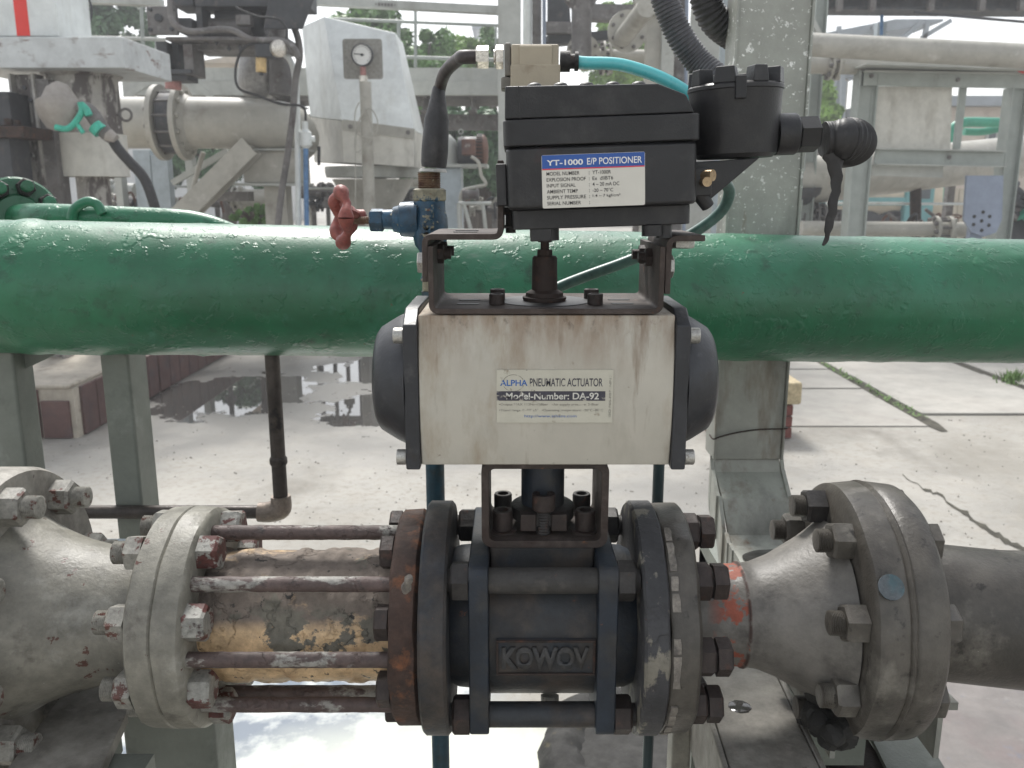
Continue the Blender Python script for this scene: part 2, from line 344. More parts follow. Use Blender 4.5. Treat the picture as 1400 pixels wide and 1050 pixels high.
M['post'] = mat('green_grey_post_paint', (.16, .175, .15), .5, var=.1, vscale=6, layers=[((.10, .11, .095), 16, .58, .72), ((.30, .32, .29), 9, .55, .75)], bump=[(90, .3), (300, .3)])
M['concrete_plate'] = mat('pale_grimy_plate', (.27, .255, .225), .6, var=.2, vscale=9, layers=[((.11, .095, .08), 11, .48, .66), ((.55, .53, .49), 11, .58, .75), ((.07, .05, .04), 60, .66, .72)], bump=[(80, .5), (300, .3)])
M['wetplate'] = mat('wet_steel_plate', (.06, .058, .055), .05, var=.1)
M['drain'] = mat('bare_drain_pipe', (.075, .062, .055), .45, .4, var=.3, vscale=20, layers=[((.16, .12, .09), 30, .55, .72), ((.02,.018,.018), 30, .55, .66)], bump=[(200, .3)])
M['elbow'] = mat('cast_elbow', (.22, .18, .15), .5, .4, var=.25, vscale=40, bump=[(200, .3)])
M['bgrey'] = mat('pale_grey_plant_paint', (.42, .43, .40), .5, var=.08, vscale=2, layers=[((.28, .275, .245), 4, .55, .75, (1, 1, .3)), ((.2,.17,.14), 14, .66, .76)])
M['bgrey2'] = mat('warm_grey_pipe_paint', (.40, .385, .34), .45, var=.08, vscale=2, layers=[((.26, .24, .20), 5, .55, .75), ((.55,.54,.5), 9, .6, .75)])
M['bgreen_grey'] = mat('grey_green_frame_paint', (.33, .36, .335), .5, var=.08, vscale=2, layers=[((.22, .23, .2), 5, .6, .75, (1,1,.3))])
M['bdark'] = mat('dark_machinery', (.045, .047, .052), .55, var=.3, vscale=6, layers=[((.10, .085, .08), 12, .55, .7)])
M['bmid'] = mat('mid_grey_machinery', (.15, .14, .135), .6, var=.25, vscale=6, layers=[((.26, .25, .24), 14, .55, .7), ((.07,.05,.045), 10, .55, .7)])
M['bwhite'] = mat('white_cover_paint', (.72, .75, .74), .45, var=.06, vscale=2, layers=[((.55, .56, .53), 5, .55, .75, (1, 1, .25)), ((.4,.33,.27), 30, .70, .76)])
M['bcream'] = mat('cream_skirt_paint', (.58, .565, .51), .5, var=.08, vscale=3, layers=[((.40, .38, .33), 7, .52, .72, (1,1,.4))])
M['scratched'] = mat('scratched_white_base', (.55, .57, .57), .5, var=.08, vscale=3, layers=[((.22, .16, .14), 6, .60, .66, (.5, 1, 2)), ((.33,.31,.3), 12, .58, .7)])
M['dirty_shell'] = mat('dirty_shell', (.40, .38, .35), .6, var=.2, vscale=6, layers=[((.10, .085, .08), 9, .48, .56, (1.3, 1.3, .5)), ((.6,.58,.55), 14, .6, .66)])
M['brown_rust'] = mat('brown_motor_rust', (.17, .085, .06), .7, var=.25, vscale=8, layers=[((.09,.05,.045), 12, .5, .66), ((.3,.28,.26), 12, .62, .7)])
M['bblue'] = mat('blue_pipe_paint', (.10, .22, .42), .5, var=.1)
M['bluegrey'] = mat('blue_grey_plate', (.24, .28, .36), .5, var=.08, vscale=2)
M['bgreenpipe'] = mat('far_green_pipe_paint', (.05, .30, .20), .4, var=.1)
M['red'] = mat('red_paint', (.75, .04, .03), .5, var=.05, mottle=False)
M['pink_rust'] = mat('pink_primer', (.42, .2, .18), .6, var=.2, vscale=12)
M['cloth'] = mat('grey_wrapping_cloth', (.34, .31, .28), .8, var=.12, vscale=7, bump=[(60, .3)])
M['plastic_bag'] = mat('dirty_plastic_wrap', (.34, .33, .32), .35, var=.25, vscale=10, bump=[(25, 1.0), (60, .8)])
M['tape'] = mat('green_tape', (.04, .42, .30), .35, var=.12, vscale=20)
M['amber'] = mat('amber_bowl', (.55, .38, .16), .25, var=.1)
M['white'] = mat('white_enamel', (.8, .8, .78), .4, var=.03, mottle=False)
M['black'] = mat('black_print_and_hole_dark', (.015, .015, .016), .5, var=.05, mottle=False)
M['dial_grey'] = mat('grey_backplate', (.30, .29, .26), .55, var=.08)
M['label'] = mat('label_white', (.62, .60, .54), .45, var=.04, vscale=40, mottle=False)
M['label_blue'] = mat('label_blue', (.02, .085, .33), .4, var=.04, mottle=False)
M['label_red'] = mat('label_red', (.6, .03, .06), .4, var=.04, mottle=False)
M['label_white_ink'] = mat('label_white_ink', (.75, .75, .74), .4, var=.03, mottle=False)
M['oldlabel'] = mat('scuffed_label', (.50, .48, .40), .45, var=.06, vscale=60, layers=[((.30,.26,.2), 90, .62, .68), ((.12,.10,.08), 160, .68, .72)], mottle=False)
M['oldink'] = mat('scuffed_black_ink', (.045, .043, .06), .5, var=.1, vscale=90, layers=[((.36, .34, .29), 70, .57, .61, (1,1,2))])
M['fineink'] = mat('faded_fine_ink', (.16, .15, .13), .5, var=.2, vscale=90, layers=[((.42, .40, .34), 200, .52, .58)])
M['blueink'] = mat('faded_blue_ink', (.03, .12, .38), .5, var=.1, vscale=90, layers=[((.4, .4, .38), 200, .62, .66)])
M['whiteink'] = mat('scuffed_white_ink', (.62, .61, .56), .5, var=.1, vscale=90, layers=[((.10, .09, .09), 80, .56, .60)], mottle=False)
M['tile'] = mat('dark_red_tile', (.115, .062, .056), .55, var=.2, vscale=5, layers=[((.07,.05,.052), 7, .5, .7), ((.28,.25,.22), 40, .68, .74)], bump=[(60, .3)])
M['mortar'] = mat('chipped_plinth_concrete', (.40, .36, .30), .85, var=.15, vscale=7, layers=[((.24,.2,.16), 12, .55, .72)], bump=[(50, 1)])
M['brick'] = mat('red_brick', (.16, .05, .04), .8, var=.2, vscale=20, bump=[(60, .8)])
M['capstone'] = mat('yellow_capstone', (.46, .38, .24), .8, var=.15, vscale=14, bump=[(60, .8)])
M['slab'] = mat('paving_concrete', (.35, .335, .305), .75, var=.1, vscale=2, layers=[((.33, .31, .28), 2.5, .5, .7), ((.24,.22,.19), 14, .64, .74)], bump=[(60, .4)])
M['joint'] = mat('joint_dirt', (.06, .055, .04), .95, var=.3, vscale=14, layers=[((.10, .12, .03), 7, .64, .74)])
M['joint_grit'] = mat('grit_stone', (.20, .18, .155), .9, var=.3, vscale=9, layers=[((.42, .40, .36), 3, .5, .56), ((.06,.05,.04), 4, .56, .6)])
M['weed'] = mat('weed_green', (.10, .2, .03), .6, var=.3, vscale=20)
M['bark'] = mat('bark', (.09, .07, .055), .9, var=.2, vscale=8)
M['leaf1'] = mat('leaf_mid_green', (.13, .27, .06), .5, var=.35, vscale=2.2)
M['leaf2'] = mat('leaf_yellow_green', (.24, .40, .08), .5, var=.35, vscale=2.2)
M['leaf3'] = mat('leaf_dark_green', (.075, .16, .065), .5, var=.35, vscale=2.2)
M['wall_cream'] = mat('cream_factory_wall', (.58, .50, .42), .8, var=.06, vscale=.6, layers=[((.42,.34,.28), 1.2, .55, .72)])
M['wall_grey'] = mat('pale_building_wall', (.55, .56, .56), .8, var=.05, vscale=.5)
M['roof'] = mat('pale_roof_sheet', (.30, .33, .36), .6, var=.08, vscale=.6)
M['pane'] = mat('dark_pane', (.06, .075, .085), .1, var=.1)
M['walltile'] = mat('cream_wall_tile', (.52, .46, .36), .6, var=.08, vscale=1)
M['tank'] = mat('cream_tank', (.62, .54, .42), .4, var=.06, vscale=1)
M['teal_stripe'] = mat('teal_truck_paint', (.12, .32, .33), .45, var=.1, vscale=1)
M['tyre'] = mat('tyre_rubber', (.03, .03, .032), .8, var=.2, vscale=5)
M['pad'] = mat('mauve_concrete_pad', (.175, .158, .148), .5, var=.15, vscale=6, layers=[((.15,.12,.115), 4, .5, .66), ((.12,.12,.14), 16, .60, .7, None, .3), ((.27,.26,.245), 9, .58, .72)], bump=[(60, .4)])
M['kerbdark'] = mat('black_mossy_kerb', (.022, .021, .019), .8, var=.3, vscale=20, layers=[((.13,.11,.05), 14, .62, .74), ((.3,.3,.3), 60, .68, .74)], bump=[(70, 1)])
M['crust'] = mat('black_lumpy_crust', (.018, .017, .015), .8, var=.3, vscale=40, bump=[(120, 1), (300, .6)])
M['clay'] = mat('pale_gasket', (.20, .18, .155), .8, var=.3, vscale=60, layers=[((.10,.09,.08), 90, .5, .66)], bump=[(120, .8)])

def ground_material():
    m = bpy.data.materials.new('wet_yard_concrete'); m.use_nodes = True; nt = m.node_tree; N = nt.nodes; Lk = nt.links.new
    b = N['Principled BSDF']; tc = N.new('ShaderNodeTexCoord'); co = tc.outputs['Object']
    def noi(s, d=6, st=None):
        n = N.new('ShaderNodeTexNoise'); n.inputs['Scale'].default_value = s; n.inputs['Detail'].default_value = d; n.inputs['Roughness'].default_value = .6
        if st:
            mp = N.new('ShaderNodeMapping'); mp.inputs['Scale'].default_value = st; Lk(co, mp.inputs[0]); Lk(mp.outputs[0], n.inputs['Vector'])
        else: Lk(co, n.inputs['Vector'])
        return n.outputs[0]
    def mr(x, a, b_, c=0, d=1):
        r = N.new('ShaderNodeMapRange'); r.inputs[1].default_value = a; r.inputs[2].default_value = b_; r.inputs[3].default_value = c; r.inputs[4].default_value = d; Lk(x, r.inputs[0]); return r.outputs[0]
    def mth(op, x, y):
        n = N.new('ShaderNodeMath'); n.operation = op
        for i, q in enumerate((x, y)):
            if isinstance(q, (int, float)): n.inputs[i].default_value = q
            else: Lk(q, n.inputs[i])
        return n.outputs[0]
    def mix(f, a, c):
        n = N.new('ShaderNodeMix'); n.data_type = 'RGBA'; Lk(f, n.inputs[0])
        for i, v in ((6, a), (7, c)):
            if isinstance(v, tuple): n.inputs[i].default_value = v + (1,)
            else: Lk(v, n.inputs[i])
        return n.outputs[2]
    def blob(cx, cy, rx, ry, amp, sc, soft):
        mp = N.new('ShaderNodeMapping'); mp.inputs['Location'].default_value = (-cx/rx, -cy/ry, 0); mp.inputs['Scale'].default_value = (1/rx, 1/ry, 0)
        Lk(co, mp.inputs[0]); ln = N.new('ShaderNodeVectorMath'); ln.operation = 'LENGTH'; Lk(mp.outputs[0], ln.inputs[0])
        d = mth('ADD', ln.outputs['Value'], mr(noi(sc, 5), .25, .75, -amp, amp))
        return mr(d, 1 + soft, 1 - soft)
    def union(*a):
        r = a[0]
        for x in a[1:]: r = mth('MAXIMUM', r, x)
        return r
    col = mix(mr(noi(1.1), .3, .7), (.245, .235, .212), (.37, .355, .322))
    col = mix(mr(noi(7), .48, .72), col, (.30, .28, .245))
    col = mix(mr(noi(1.7, 9, (1, .6, 1)), .55, .68), col, (.19, .178, .155))
    col = mix(mr(noi(.8, 4, (1, .5, 1)), .50, .7), col, (.215, .20, .17))
    col = mix(mr(noi(30, 10), .50, .74), col, (.225, .205, .175))
    col = mix(mr(noi(2.1, 10), .52, .74), col, (.37, .35, .315))
    col = mix(mr(noi(45), .62, .72), col, (.17, .155, .13))
    col = mix(mr(noi(60), .70, .76), col, (.52, .50, .46))
    damp = union(blob(-1.45, 5.4, 1.2, 1.2, .6, 2.2, .35), blob(-.3, 4.2, .7, .35, .8, 3, .6), blob(.9, 3.4, .5, .5, .9, 3, .7), blob(-.8, 6.0, .9, 1.5, .5, 2, .3))
    col = mix(mth('MULTIPLY', damp, .75), col, (.16, .155, .145))
    pud = union(blob(-1.78, 5.35, .50, .60, .45, 5, .05), blob(-.84, 4.95, .24, .45, .6, 5, .02), blob(-.85, 6.2, .50, .55, .5, 3, .02),
                blob(-1.1, 7.35, 1.0, .5, .4, 2, .02))
    col = mix(pud, col, (.075, .072, .068))
    milk = union(blob(-.42, 1.60, .60, .50, .2, 4, .10), blob(.55, 1.62, .16, .45, .3, 5, .1))
    milkcol = mix(mr(noi(9, 10), .43, .60), (.12, .15, .19), (.50, .52, .50))
    milkcol = mix(blob(-.08, 1.45, .52, .45, .1, 3, .3), milkcol, (.55, .56, .47))
    col = mix(milk, col, milkcol)
    Lk(col, b.inputs['Base Color'])
    ro = mth('SUBTRACT', .8, mth('MULTIPLY', damp, .35))
    ro = mth('MULTIPLY', ro, mr(pud, 0, 1, 1, .03)); ro = mth('MULTIPLY', ro, mr(milk, 0, 1, 1, .35)); Lk(ro, b.inputs['Roughness'])
    bp = N.new('ShaderNodeBump'); bp.inputs['Distance'].default_value = .0025
    Lk(mth('SUBTRACT', .5, mth('MULTIPLY', union(pud, milk), .5)), bp.inputs['Strength']); Lk(noi(90), bp.inputs['Height']); Lk(bp.outputs[0], b.inputs['Normal'])
    return m
M['ground'] = ground_material()

X = Vector((1,0,0)); Zv = Vector((0,0,1)); Yv = Vector((0,1,0))
# ================================================================== SETTING
g = MB(); g.box(-60, 60, -20, 70, -.3, 0)
ground = part('ground', g, M['ground']); ground['kind'] = 'structure'
# paving slabs on the right: each proud of the ground, dirt in the joints
for xj0, xj1, yj in ((2.262, 2.338, 4.46), (3.27, 3.345, 5.0), (4.30, 4.37, 5.3), (5.35, 5.42, 5.3), (6.40, 6.46, 5.3)):
    jd = MB(); n_ = 46
    for i in range(n_):
        ya, yb_ = yj + (12-yj)*i/n_, yj + (12-yj)*(i+1)/n_
        f_ = lambda y, s_: s_*(.010*noise.noise(Vector((y*5, s_*3, xj0))) - (.03 if y < yj+.05 else 0))
        jd.add([(xj0 - .008 + f_(ya, -1), ya, .004), (xj1 + .008 + f_(ya, 1), ya, .004), (xj1 + .008 + f_(yb_, 1), yb_, .004), (xj0 - .008 + f_(yb_, -1), yb_, .004)], [(0,1,2,3)])
    part('joint_dirt', jd, M['joint'], ground, kind='stuff')
slab_me = {}
cols = [(1.22, 2.26), (2.34, 3.27), (3.345, 4.3), (4.37, 5.35), (5.42, 6.4), (6.46, 8.3)]
for ci, (x0, x1) in enumerate(cols):
    y = 4.56 + .35 * ((ci * 37) % 3) - (.7 if ci % 2 else .0); k = 0
    while y < 11:
        y1 = y + [.92, .60, 1.1, .9][(k + ci) % 4]
        ya = max(y, 4.56 + .1*ci)
        if y1 > ya + .15:
            b = MB(); b.box(x0, x1, ya, y1 - .022, .002, .007 + .004 * ((ci + k) % 3))
            part('paving_slab', b, M['slab'], ground, bev=.004)
        y = y1; k += 1
# crack in the near concrete
ck = MB(); prev = None
pts = [(1235,650),(1262,668),(1283,676),(1300,692),(1322,704),(1345,722),(1372,738),(1400,752),(1440,780)]
L_, R_ = [], []
for i, (a, b_) in enumerate(pts):
    for s_ in range(4):
        if i == len(pts)-1 and s_: break
        a2, b2 = pts[min(i+1, len(pts)-1)]; t = s_/4
        u, v = a+(a2-a)*t + rnd.uniform(-3, 3), b_+(b2-b_)*t + rnd.uniform(-2, 2)
        w = (1.0 + 3.0 * min(1, i/5)) * rnd.uniform(.4, 1.2)
        def grd(px, py):
            ang = PITCH + math.atan((py-525)/F); Y = H/math.tan(ang); p = at(px, py, Y); p.z = .0025; return p
        L_.append(grd(u, v-w)); R_.append(grd(u, v+w))
for i in range(len(L_)-1): ck.add([L_[i], L_[i+1], R_[i+1], R_[i]], [(0,1,2,3)])
part('ground_crack', ck, M['joint'], ground)
def grd(px, py, z=0):
    ang = PITCH + math.atan((py-525)/F); Y = (H-z)/math.tan(ang); return at(px, py, Y)
wd = MB()
for i in range(420):
    c = grd(1385 + rnd.gauss(0, 9), 521 + rnd.gauss(0, 3)) if i < 230 else grd(rnd.uniform(1150, 1270), 0 + 510 + 0)
    if i >= 230:
        t = rnd.random(); c = Vector((2.30 + rnd.gauss(0, .02), 4.7 + 1.6*t, 0))
    s_ = rnd.uniform(.01, .03); a = rnd.uniform(0, 6.3); h_ = rnd.uniform(.02, .05) * (1.6 if i < 230 else .7)
    dx, dy = math.cos(a)*s_, math.sin(a)*s_
    wd.add([c + Vector((-dy*.3, dx*.3, .01)), c + Vector((dy*.3, -dx*.3, .01)), c + Vector((dx*1.5, dy*1.5, h_))], [(0,1,2)])
part('weeds', wd, M['weed'], ground, kind='stuff')

# grit and small stones on the concrete
gm = MB(); rg_ = random.Random(11)
for i in range(1500):
    Yg = 1.9 + 4.8*rg_.random()**1.3; xg = rg_.uniform(-.62, .62)*Yg; s_ = rg_.uniform(.0018, .006)*(.5+Yg*.22)
    p = Vector((xg, Yg, 0)); a = rg_.uniform(0, 6.3)
    gm.add([p + Vector((math.cos(a)*s_, math.sin(a)*s_, .0004)), p + Vector((math.cos(a+2)*s_, math.sin(a+2)*s_*.8, .0004)), p + Vector((math.cos(a+4.2)*s_*.8, math.sin(a+4.2)*s_, .0004)), p + Vector((0, 0, s_*.8))], [(0,1,3), (1,2,3), (2,0,3)])
part('grit', gm, M['joint_grit'], ground, kind='stuff')
# round reddish pad low on the right, dark mossy ring round the milky sump
pc = Vector((.97, .92, 0)); pm_ = MB()
pm_.box(.70, 2.8, .3, 2.25, .001, .10)
pad = part('concrete_pad', pm_, M['pad'], bev=.01); pad['kind'] = 'structure'
kd = MB(); n = 90
rp = []
for i in range(n+1):
    a = 2*math.pi*i/n
    rp.append(Vector((.275 + .16*math.cos(a), 1.72 + .20*math.sin(a), .0)))
kd.tube(rp, [.055*(1+.25*noise.noise(p*9)) for p in rp], 12)
kd.lathe((.275, 1.72, 0), Zv, [(0, .17), (.03, .16), (.035, .10)], 40)
for p in kd.v: p += Vector((noise.noise(p*22), noise.noise(p*22+Vector((5,5,5))), noise.noise(p*26+Vector((9,1,1)))))*.012
kerb = part('sump_rim', kd, M['kerbdark']); kerb['kind'] = 'structure'

# tiled plinth, left
pl = thing('tiled_plinth', 'low machine plinth faced with dark red tiles, chipped concrete at its corner', 'plinth', (-2.9, 4.9, 0))
b = MB(); b.box(-4.6, -2.25, 4.34, 7.2, 0, .262)
part('core', b, M['mortar'], pl)
b = MB(); b.box(-4.6, -2.262, 4.33, 7.2, .262, .285)
top = part('top_slab', b, M['mortar'], pl, bev=.01)
x = -2.262
for k in range(11):
    w = [.155, .205, .2][k % 3]
    b = MB(); b.box(x - w, x - .012, 4.322, 4.344, .004, .258 if k else .20)
    part('tile', b, M['tile'], pl, bev=.003); x -= w
y = 4.40
for k in range(17):
    w = .168
    b = MB(); b.box(-2.256, -2.236, y, y + w - (.03 if k == 5 else .010), .004, .262)
    part('tile', b, M['tile'], pl, bev=.003); y += w
# small brick pier with a pale cap, right
pr = thing('brick_pier', 'small red brick pier under a yellowish cap slab behind the big steel column', 'pier', (1.3, 4.45, 0))
for k in range(3):
    for j in range(2):
        b = MB(); b.box(1.03 + .21*j, 1.232 + .21*j, 4.32, 4.55, .005 + .06*k, .06 + .06*k)
        part('brick', b, M['brick'], pr, bev=.004)
b = MB(); b.box(1.0, 1.472, 4.29, 4.6, .19, .305); part('cap_slab', b, M['capstone'], pr, bev=.012)

# ================================================================== THE GREEN PIPE
gp = thing('green_pipeline', 'large glossy green pipe with lumpy drip-marked paint crossing the whole picture', 'pipe', (0, 1.09, H-.2))
A_, B_ = Vector((-1.4, .99, H-.094)), Vector((1.5, 1.165, H-.157))
m_ = MB(); n = 260; seg = 96; d = (B_-A_); L = d.length; d.normalize(); u = d.cross(Zv).normalized(); v = u.cross(d)
vs = []; fs = []
for i in range(n+1):
    for k in range(seg):
        a = 2*math.pi*k/seg; e = u*math.cos(a) + v*math.sin(a); p = A_ + d*(L*i/n) + e*.079
        q = p*28; w = noise.noise(q) + .5*noise.noise(q*2.3)
        bump_ = max(0, min(1, (w-.22)*6))*.0017*max(.1, min(1, .6+1.6*noise.noise(p*4.3))) + .0005*noise.noise(p*9) + max(0, min(1, (noise.noise(p*60)-.3)*5))*.0005
        if abs(i/n*L - .83) < .010: bump_ += .0032*(.6+.6*noise.noise(p*40))
        vs.append(p + e*bump_)
for i in range(n):
    for k in range(seg): fs.append((i*seg+k, i*seg+(k+1) % seg, (i+1)*seg+(k+1) % seg, (i+1)*seg+k))
m_.add(vs, fs); part('pipe_wall', m_, M['green'], gp, sharp=80)

# the branch with its bolted flange behind, top left
gb = thing('green_branch_flange', 'green bolted flange and thin branch lying behind the big green pipe at far left', 'flange', (-.62, 1.2, H-.1))
c = at(22, 300, 1.28); ax = Vector((.55, -.75, .1)).normalized()
m_ = MB(); m_.lathe(c, ax, [(0, .055), (.003, .058), (.024, .058), (.027, .055), (.027, .034), (.036, .030)], 48); part('flange_disc', m_, M['green'], gb)
for p in ring(c + ax*.027, ax, .044, 8, 18):
    inst('nut', 'hex', M['green'] if p.x < -.8 else M['nut_dark'], gb, p, ax, .013, .013); inst('stud', 'stud', M['green'], gb, p + ax*.012, ax, .008, .016)
m_ = MB(); m_.tube([c + ax*.03, at(60, 296, 1.2), at(150, 299, 1.19), at(260, 304, 1.19), at(318, 318, 1.19)], [.019, .0175, .017, .016, .012], 20, 6); part('branch_pipe', m_, M['green'], gb)
m_ = MB(); m_.tube([at(98, 300, 1.17), at(102, 286, 1.17), at(118, 276, 1.17), at(132, 279, 1.17), at(140, 292, 1.17)], .0065, 12, 5); part('lifting_hook', m_, M['green'], gb)

# posts under / beside it
def post(name, label, x0, x1, ytop, Y, d, mt, cat='post', lip=True, grp=None, pyref=None):
    t = thing(name, label, cat, (at((x0+x1)/2, ytop, Y).x, Y + d/2, 0), grp)
    a = at(x0, pyref or ytop, Y).x; b2 = at(x1, pyref or ytop, Y).x; z = at(0, ytop, Y).z
    m1 = MB(); m1.ibeam(((a+b2)/2, Y+d/2, 0.012), ((a+b2)/2, Y+d/2, z), d, b2-a, .007, (1,0,0)) if lip == 'i' else m1.box(a, b2, Y, Y+d, .012, z)
    part('shaft', m1, mt, t, bev=.004)
    m2 = MB(); m2.box(a-.03, b2+.03, Y-.03, Y+d+.03, 0, .0119); part('base_plate', m2, mt, t)
    return t
post('support_post', 'square grey-green post under the green pipe between thin drain pipe and tiled plinth', 143, 182, 470, 1.07, .055, M['post'], pyref=560)
t = post('support_post', 'broad grey-green post cut off by the left edge of the picture below the green pipe', -52, 26, 468, 1.03, .045, M['post'], pyref=560)
m_ = MB(); a = at(10, 462, 1.06); b2 = at(125, 462, 1.06); c = at(18, 512, 1.06)
m_.prism([(a.x, a.z), (b2.x, b2.z), (c.x, c.z)], 'y', 1.055, 1.065); part('gusset', m_, M['post'], t)

# the big steel column and its bent foot running towards the camera
cl = thing('steel_column', 'broad grey-green steel column with white paint spatter standing behind the black instrument', 'column', (.33, 1.21, 0))
xa, xb = at(1003, 150, 1.19).x, at(1100, 150, 1.19).x
zb = H - .47
m_ = MB(); m_.box(xa, xb, 1.19, 1.20, at(0, 625, 1.2).z, 2.6)
m_.box(xa - .0035, xa - .0001, 1.186, 1.24, at(0, 625, 1.2).z, 2.6); m_.box(xb+.0001, xb + .0035, 1.186, 1.24, at(0, 625, 1.2).z, 2.6)
part('column_web', m_, M['column'], cl, bev=.001)
zc = at(0, 625, 1.2).z
bs = MB()
prof = [(1.196, zc - .0005), (1.186, zc - .018), (1.150, zc - .045), (1.118, zb + .010), (1.100, zb+.002), (1.08, zb), (.95, zb-.002), (.74, zb-.004)]
for i in range(len(prof)-1):
    (y0, z0), (y1, z1) = prof[i], prof[i+1]; k0 = .09*max(0, (1.19-y0)) ; k1 = .09*max(0, (1.19-y1))
    bs.hexa([(xa+k0, y0, z0-.008), (xb+k0, y0, z0-.008), (xb+k1, y1, z1-.008), (xa+k1, y1, z1-.008), (xa+k0, y0, z0), (xb+k0, y0, z0), (xb+k1, y1, z1), (xa+k1, y1, z1)])
    for xx in (xa+k0-.006, xb+k0+.001):
        bs.hexa([(xx, y0+.0, z0-.06), (xx+.005, y0, z0-.06), (xx+.005, y1, z1-.06), (xx, y1, z1-.06), (xx, y0, z0+.004), (xx+.005, y0, z0+.004), (xx+.005, y1, z1+.004), (xx, y1, z1+.004)])
part('bent_foot', bs, M['column'], cl)
w = MB(); w.lathe(((xa+xb)/2+.011, 1.062, zb + .0012), Zv, [(0, .046), (.0006, .044)], 32)
for p in w.v: p.y = 1.062 + (p.y-1.062)*.60*(1+.15*noise.noise(p*40))
if 1: wp = part('water_film', w, M['wetplate'], cl)
m_ = MB(); m_.tube([Vector((xa-.005, 1.21, at(0,600,1.19).z)), Vector((xa-.0055, 1.184, at(0,600,1.185).z)), at(985, 597, 1.1865), at(1010, 591, 1.1865), at(1040, 587, 1.1865), Vector((xb+.005, 1.185, at(0,586,1.185).z)), Vector((xb+.0055, 1.21, at(0,588,1.185).z))], .0011, 6, 3); part('tie_wire', m_, M['rust_dark'], cl)
m_ = MB(); m_.beam(((xa+xb)/2, 1.3, 0), ((xa+xb)/2, 1.3, zb - .1), .06, .06); m_.beam(((xa+xb)/2, 1.33, zb-.1), ((xa+xb)/2, .8, zb-.09), .06, .05); part('stub_leg', m_, M['post'], cl)

# lower plates / beams
lb = thing('channel_beam', 'grimy channel beam running towards the camera under the pipe right of the valve', 'beam', (.23, .65, 0))
zt = H - .475
m_ = MB(); m_.hexa([(.176, .46, zt-.008), (.252, .46, zt-.008), (.272, .92, zt-.008), (.196, .92, zt-.008), (.176, .46, zt), (.252, .46, zt), (.272, .92, zt), (.196, .92, zt)])
m_.hexa([(.170, .46, zt-.09), (.1755, .46, zt-.09), (.1955, .92, zt-.09), (.190, .92, zt-.09), (.170, .46, zt), (.1755, .46, zt), (.1955, .92, zt), (.190, .92, zt)])
m_.hexa([(.2525, .46, zt-.09), (.258, .46, zt-.09), (.278, .92, zt-.09), (.2725, .92, zt-.09), (.2525, .46, zt), (.258, .46, zt), (.278, .92, zt), (.2725, .92, zt)])
part('channel', m_, M['concrete_plate'], lb, bev=.002)
m_ = MB(); m_.lathe((.215, .735, zt+.0003), Zv, [(0, .011), (.0008, .009)], 9); part('water_drop', m_, M['wetplate'], lb)
for yy in (.5, .88):
    m_ = MB(); m_.beam((.225, yy, 0), (.225, yy, zt - .0085), .05, .05); part('leg', m_, M['post'], lb)
l2 = thing('cross_beam', 'dark grey-green beam below the large right flange, beside the mauve concrete pad', 'beam', (.42, .75, 0))
m_ = MB(); m_.ibeam((.385, .45, H-.63), (.445, 1.05, H-.63), .06, .09, .006)
part('beam_body', m_, M['post'], l2); m_ = MB(); m_.beam((.40, .6, 0), (.40, .6, H-.68), .05, .05); part('leg', m_, M['post'], l2)
m_ = MB(); m_.beam((.27, .83, H-.60), (.395, .83, H-.60), .07, .012); part('cross_plate', m_, M['rust_dark'], l2)

# left beams
l3 = thing('slanting_plate_beam', 'pale grimy painted plate beam slanting down to the bottom left corner', 'beam', (-.36, .6, 0))
zt2 = H - .455
m_ = MB()
def q(px, py, z): return grd(px, py, z)
outline = [(118,905),(172,905),(176,940),(170,958),(174,972),(165,992),(133,1062),(60,1190),(-150,1190),(10,1050)]
pts3 = [q(a, b2, zt2) for a, b2 in outline]
m_.prism([(p.x, p.y) for p in pts3], 'z', zt2 - .012, zt2)
part('plate', m_, M['concrete_plate'], l3, bev=.001)
m_ = MB(); a = q(160, 994, zt2-.03); b2 = q(55, 1190, zt2-.03); m_.beam(a, b2, .006, .05); part('edge_lip', m_, M['post'], l3)
m_ = MB(); m_.beam((-.33, .63, 0), (-.33, .63, zt2-.013), .05, .05); m_.beam((-.33, .5, 0), (-.33, .5, zt2-.013), .05, .05); part('leg', m_, M['post'], l3)
l4 = thing('rusty_frame_angle', 'rust and white blotched steel angle at the bottom left edge beside the slanting plate', 'beam', (-.5, .62, 0))
m_ = MB(); a = q(118, 905, zt2-.0); b2 = q(-140, 1120, zt2-.02); a += Vector((-.012, .0, 0)); b2 += Vector((-.03, 0, 0)); m_.beam(a, b2, .018, .05)
part('angle', m_, M['rust_orange'], l4, bev=.002)
m_ = MB(); m_.beam((-.47, .72, 0), (-.47, .72, zt2-.03), .04, .04); part('leg', m_, M['rust_dark'], l4)

post('pipe_pedestal', 'wide olive steel pedestal under the painted left flange at the bottom', 166, 292, 895, .80, .06, M['post'], 'pedestal', pyref=990)
post('thin_pedestal', 'thin pale olive post showing below the peeling right valve flange', 919, 945, 985, .80, .03, M['olive'], 'post', pyref=1030)
